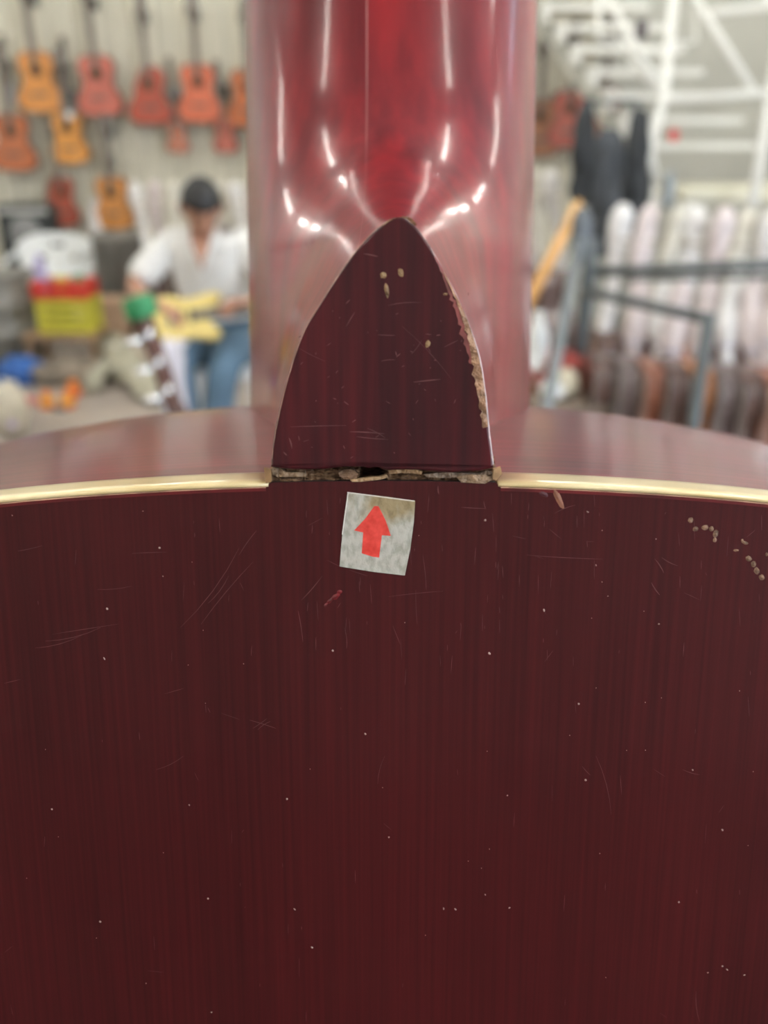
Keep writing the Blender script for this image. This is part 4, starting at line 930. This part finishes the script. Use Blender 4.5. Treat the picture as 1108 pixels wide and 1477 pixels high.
# ------------------------------------------------------------------ seated man
skinm = M('skin', (.42, .21, .135), .5, .08, 10); hairm = M('hair_black', (.012, .011, .012), .5, .4, 40, bump=.4); shirtm = M('white_shirt', (.80, .79, .76), .8, .06, 9, bump=.3); jeanm = M('blue_jeans', (.085, .15, .22), .8, .3, 9, bump=.3)
def skin_mesh(name, verts, edges, radii, m, parent, root=0, sub=1):
    me = bpy.data.meshes.new(name + '_sk'); me.from_pydata([tuple(v) for v in verts], edges, []); o = bpy.data.objects.new(name + '_tmp', me); COL.objects.link(o)
    o.modifiers.new('skin', 'SKIN'); sv_ = me.skin_vertices[0].data
    for i, r_ in enumerate(radii):
        sv_[i].radius = r_ if isinstance(r_, tuple) else (r_, r_); sv_[i].use_root = (i == root)
    ss = o.modifiers.new('sub', 'SUBSURF'); ss.levels = sub; ss.render_levels = sub
    dg = bpy.context.evaluated_depsgraph_get(); dg.update(); em = bpy.data.meshes.new_from_object(o.evaluated_get(dg)); em.name = name
    bpy.data.objects.remove(o); em.materials.clear()
    return mkobj(name, em, m, parent, True)
man = empty('person', (-.75, 4.15, 0)); tag(man, 'seated person in white V-neck shirt and jeans working on a yellow guitar', 'person')
mo = Vector((-.75, 4.15, 0)); L_ = lambda x, y, z: Vector((x, y, z)) - mo
V = []; E = []; RD = []
def chain(start, pts):
    prev = start
    for p, r_ in pts:
        V.append(p); RD.append(r_); k = len(V) - 1
        if prev is not None: E.append((prev, k))
        prev = k
    return prev
pel = chain(None, [(L_(-.75, 4.17, .66), (.12, .09))])
ch = chain(pel, [(L_(-.76, 4.17, .80), (.10, .075)), (L_(-.77, 4.13, .95), (.105, .075)), (L_(-.775, 4.09, 1.06), (.075, .06))])
nk = chain(ch, [(L_(-.78, 4.05, 1.14), .052), (L_(-.782, 4.00, 1.20), .055)])
def hand(wr, wrist, palm_dir, side, curl):
    """palm + five unequal bent fingers"""
    pd = palm_dir.normalized(); up_ = Vector((0, 0, 1)); lat = pd.cross(up_).normalized() * side; dn = Vector((0, 0, -1))
    pm = chain(wr, [(wrist + pd * .05, (.038, .020)), (wrist + pd * .085, (.036, .018))])
    base = wrist + pd * .085
    for k, ln in enumerate((.070, .078, .073, .058)):
        o_ = lat * (-.030 + .020 * k); chain(pm, [(base + o_ + pd * .012, .010), (base + o_ + pd * ln * .5 + dn * .008 * curl, .0095), (base + o_ + pd * ln * .8 + dn * .030 * curl, .0085), (base + o_ + pd * ln * .85 + dn * .048 * curl, .007)])
    chain(pm - 1, [(wrist + pd * .045 - lat * .038, .012), (wrist + pd * .075 - lat * .055 + dn * .010, .010), (wrist + pd * .10 - lat * .055 + dn * .022, .008)])
# his right arm (left in the photo)
e = chain(ch, [(L_(-.93, 4.10, 1.075), .050), (L_(-1.02, 4.04, 1.00), .046), (L_(-1.085, 3.97, .925), .040), (L_(-1.02, 3.87, .895), .037), (L_(-.93, 3.78, .875), .027)])
hand(e, L_(-.93, 3.78, .875), Vector((.75, -.45, -.25)), 1, 1.)
e = chain(ch, [(L_(-.63, 4.10, 1.075), .050), (L_(-.54, 4.05, 1.00), .046), (L_(-.48, 3.98, .91), .040), (L_(-.50, 3.88, .89), .035), (L_(-.545, 3.80, .885), .027)])
hand(e, L_(-.545, 3.80, .885), Vector((-.6, -.5, .1)), -1, 1.3)
LEGS = []
for sx, kx, fx in ((-.10, -.115, -.09), (.10, .085, .04)):
    k = chain(pel, [(L_(-.75 + sx, 4.10, .645), .075), (L_(-.75 + kx, 3.86, .66), .060), (L_(-.75 + kx, 3.72, .645), .045), (L_(-.75 + fx, 3.69, .42), .042), (L_(-.75 + fx, 3.72, .24), .040)])
    chain(k, [(L_(-.75 + fx, 3.68, .20), .040), (L_(-.75 + fx, 3.58, .185), (.036, .025))])
body = skin_mesh('body', V, E, RD, skinm, man, 0, 2)
# head
bm = bmesh.new(); bmesh.ops.create_uvsphere(bm, u_segments=40, v_segments=30, radius=1)
for v in bm.verts:
    x, y, z = v.co; jaw = 1 - .30 * max(0, -z) ** 1.3
    v.co = Vector((x * .074 * jaw, y * .092 * (1 - .12 * max(0, -z)), z * .118))
    f = max(0, -y)
    px_, pz_ = v.co.x, v.co.z
    v.co.y -= f * (.024 * math.exp(-(px_ / .013) ** 2 - ((pz_ + .022) / .022) ** 2) + .012 * math.exp(-(px_ / .010) ** 2 - ((pz_ - .005) / .03) ** 2) + .008 * math.exp(-(px_ / .024) ** 2 - ((pz_ + .060) / .012) ** 2) + .008 * math.exp(-(px_ / .03) ** 2 - ((pz_ + .105) / .018) ** 2) + .006 * math.exp(-(px_ / .06) ** 2 - ((pz_ - .030) / .010) ** 2))
    for s in (-1, 1): v.co.y += f * .011 * math.exp(-((px_ - s * .031) / .016) ** 2 - ((pz_ - .006) / .012) ** 2)
me = bpy.data.meshes.new('head'); bm.to_mesh(me); bm.free(); head = mkobj('head', me, skinm, man, True)
head.location = L_(-.765, 3.975, 1.245); head.rotation_euler = (R(34), 0, R(16))
for s in (-1, 1):
    b = MB(); b.lathe([(.002, -.011), (.009, -.007), (.011, 0), (.009, .007), (.002, .011)], 12, (s * .031, -.073, .006)); b.build('eye', M('eye_dark', (.05, .035, .03), .2), head, True)
    b = MB(); b.tube([(s * .074, -.002, -.028), (s * .084, .010, -.01), (s * .087, .014, .012), (s * .078, .004, .026)], [.006, .010, .011, .006], 8); b.build('ear', skinm, head, True)
    b = MB(); b.tube([(s * .012, -.090, .026), (s * .03, -.088, .031), (s * .048, -.074, .027)], [.003, .004, .002], 6); b.build('eyebrow', hairm, head, True)
b = MB(); b.tube([(-.024, -.082, -.062), (0, -.0925, -.060), (.024, -.082, -.062)], [.003, .006, .003], 8, flat=.6); b.build('mouth', M('lips', (.34, .12, .09), .5), head, True)
bm = bmesh.new(); bmesh.ops.create_uvsphere(bm, u_segments=36, v_segments=24, radius=1)
dl = []
for v in bm.verts:
    d_ = v.co.copy(); k = 1 + .05 * noise.noise(d_ * 5); v.co = Vector((d_.x * .087 * k, d_.y * .103 * k + .006, (abs(d_.z) ** .85 * (1 if d_.z > 0 else -1)) * .118 * k + .012))
    hl_ = .040 if d_.y < -.2 else (-.075 if d_.y > .25 else -.02 )
    if v.co.z < hl_: dl.append(v)
bmesh.ops.delete(bm, geom=dl, context='VERTS'); me = bpy.data.meshes.new('hair'); bm.to_mesh(me); bm.free(); hair = mkobj('hair', me, hairm, head, True)
s_ = hair.modifiers.new('thickness', 'SOLIDIFY'); s_.thickness = .012; s_.offset = -1
# shirt, with open V neck
V = []; E = []; RD = []
p_ = chain(None, [(L_(-.75, 4.17, .66), (.165, .125)), (L_(-.76, 4.165, .80), (.16, .12)), (L_(-.77, 4.12, .95), (.178, .125)), (L_(-.775, 4.085, 1.055), (.150, .105)), (L_(-.778, 4.07, 1.11), (.085, .07))])
for s in (-1, 1):
    xs_ = [-.93, -1.025, -1.075] if s < 0 else [-.63, -.535, -.485]
    chain(p_ - 1, [(L_(xs_[0], 4.10, 1.085), .082), (L_(xs_[1], 4.04, 1.0), .076), (L_(xs_[2], 3.975, .935), .074)])
sh = skin_mesh('shirt', V, E, RD, shirtm, man, 2, 2)
b = MB(); vs = [L_(-.83, 4.0, 1.125), L_(-.735, 3.995, 1.125), L_(-.775, 3.945, .985)]
b.add([v + Vector((0, -.012, 0)) for v in vs] + [v + Vector((0, .02, 0)) for v in vs], [(0, 2, 1), (3, 4, 5), (0, 1, 4, 3), (1, 2, 5, 4), (2, 0, 3, 5)]); b.build('neck_opening', skinm, man)
for s in (-1, 1):
    b = MB(); b.tube([L_(-.782 + s * .065, 4.03, 1.15), L_(-.782 + s * .055, 3.985, 1.12), L_(-.776, 3.935, .98)], [.018, .016, .008], 8, flat=.5); b.build('collar', shirtm, man, True)
V = []; E = []; RD = []
p_ = chain(None, [(L_(-.75, 4.17, .68), (.155, .12))])
for sx, kx, fx in ((-.10, -.115, -.09), (.10, .085, .04)):
    chain(p_, [(L_(-.75 + sx, 4.10, .648), .10), (L_(-.75 + kx, 3.86, .662), .088), (L_(-.75 + kx, 3.70, .655), .078), (L_(-.75 + fx, 3.68, .42), .070), (L_(-.75 + fx, 3.72, .25), .058)])
skin_mesh('jeans', V, E, RD, jeanm, man, 0, 2)
for fx in (-.09, .04):
    o = blob('shoe', M('shoe_dark', (.05, .045, .045), .5), man, tuple(L_(-.75 + fx, 3.62, .20)), (.048, .12, .038), .06, 2, 3)
# stool
stool = empty('plastic_stool', (-.75, 4.17, 0)); tag(stool, 'white plastic stool that the person sits on', 'stool')
b = MB(); b.box((-.19, -.17, .50), (.19, .17, .545), .015); b.build('seat', whitep, stool, True)
for sx in (-1, 1):
    for sy in (-1, 1):
        b = MB(); b.tube([(sx * .15, sy * .13, .51), (sx * .20, sy * .18, 0)], [.035, .028], 8); b.build('leg', whitep, stool, True)
b = MB(); b.box((-.21, -.60, .135), (.21, -.36, .155), .004); b.tube([(-.19, -.36, .145), (-.19, -.16, .15)], .012, 6); b.tube([(.19, -.36, .145), (.19, -.16, .15)], .012, 6); b.tube([(-.19, -.58, .14), (-.19, -.58, 0)], .014, 6); b.tube([(.19, -.58, .14), (.19, -.58, 0)], .014, 6); b.build('footrest', whitep, stool)
# yellow guitar in his lap
yg = empty('electric_guitar'); tag(yg, 'pale yellow electric guitar lying across the seated person\'s lap', 'guitar')
yw = M('guitar_yellow', (.66, .52, .18), .6, .08, 6)
o2 = [(0, .0), (.06, -.015), (.125, .01), (.15, .07), (.135, .13), (.12, .19), (.14, .25), (.15, .31), (.12, .34), (.07, .31), (.035, .29), (-.035, .29), (-.07, .33), (-.12, .36), (-.145, .31), (-.13, .24), (-.12, .18), (-.145, .12), (-.155, .05), (-.12, .0), (-.06, -.015)]
oo = [(p.x, p.y) for p in catmull([(x, y, 0) for x, y in o2], 3, True)]
b = MB(); b.prism([(x * .92, y) for x, y in oo], -.02, .02); b.build('body', yw, yg)
b = MB(); b.prism([(-.027, .22), (.027, .22), (.022, .70), (-.022, .70)], .005, .034); b.build('neck', M('neck_grey', (.15, .13, .11), .5), yg)
b = MB(); b.prism([(-.022, .70), (.022, .70), (.04, .74), (.045, .86), (.02, .89), (-.03, .84), (-.035, .74)], .005, .022); b.build('headstock', M('neck_grey', (.2, .17, .13), .5), yg)
b = MB(); b.prism([(-.04, .08), (.04, .08), (.04, .10), (-.04, .10)], .02, .032); b.build('bridge', M('bridge_grey', (.3, .28, .26), .7), yg)
for y in (.13, .19): b = MB(); b.prism([(-.04, y), (.04, y), (.04, y + .025), (-.04, y + .025)], .02, .027); b.build('pickup', M('pickup_black', (.03, .03, .03), .4), yg)
gc = Vector((-.95, 3.72, .815)); ax = Vector((.93, .10, .10)).normalized(); nz_ = Vector((-.0, -.72, .70)); nz_ = (nz_ - ax * nz_.dot(ax)).normalized(); sx_ = ax.cross(nz_)
yg.matrix_world = Matrix(((sx_.x, ax.x, nz_.x, gc.x), (sx_.y, ax.y, nz_.y, gc.y), (sx_.z, ax.z, nz_.z, gc.z), (0, 0, 0, 1))) @ Matrix.Scale(.80, 4)
tw = Vector((-.865, 3.60, .70)); drape('pale_leg_cover', 'pale lavender towel hanging over the seated person\'s knee', 'cover', [tw + Vector((0, .12, .05)), tw + Vector((0, .0, .04)), tw + Vector((.005, -.02, -.1)), tw + Vector((.01, -.01, -.42))], .055, M('leg_cover_lavender', (.66, .64, .70), .8), 2., .006, .008)  # made-up cloth, added so that one trouser leg looks light
bpy.context.view_layer.update()
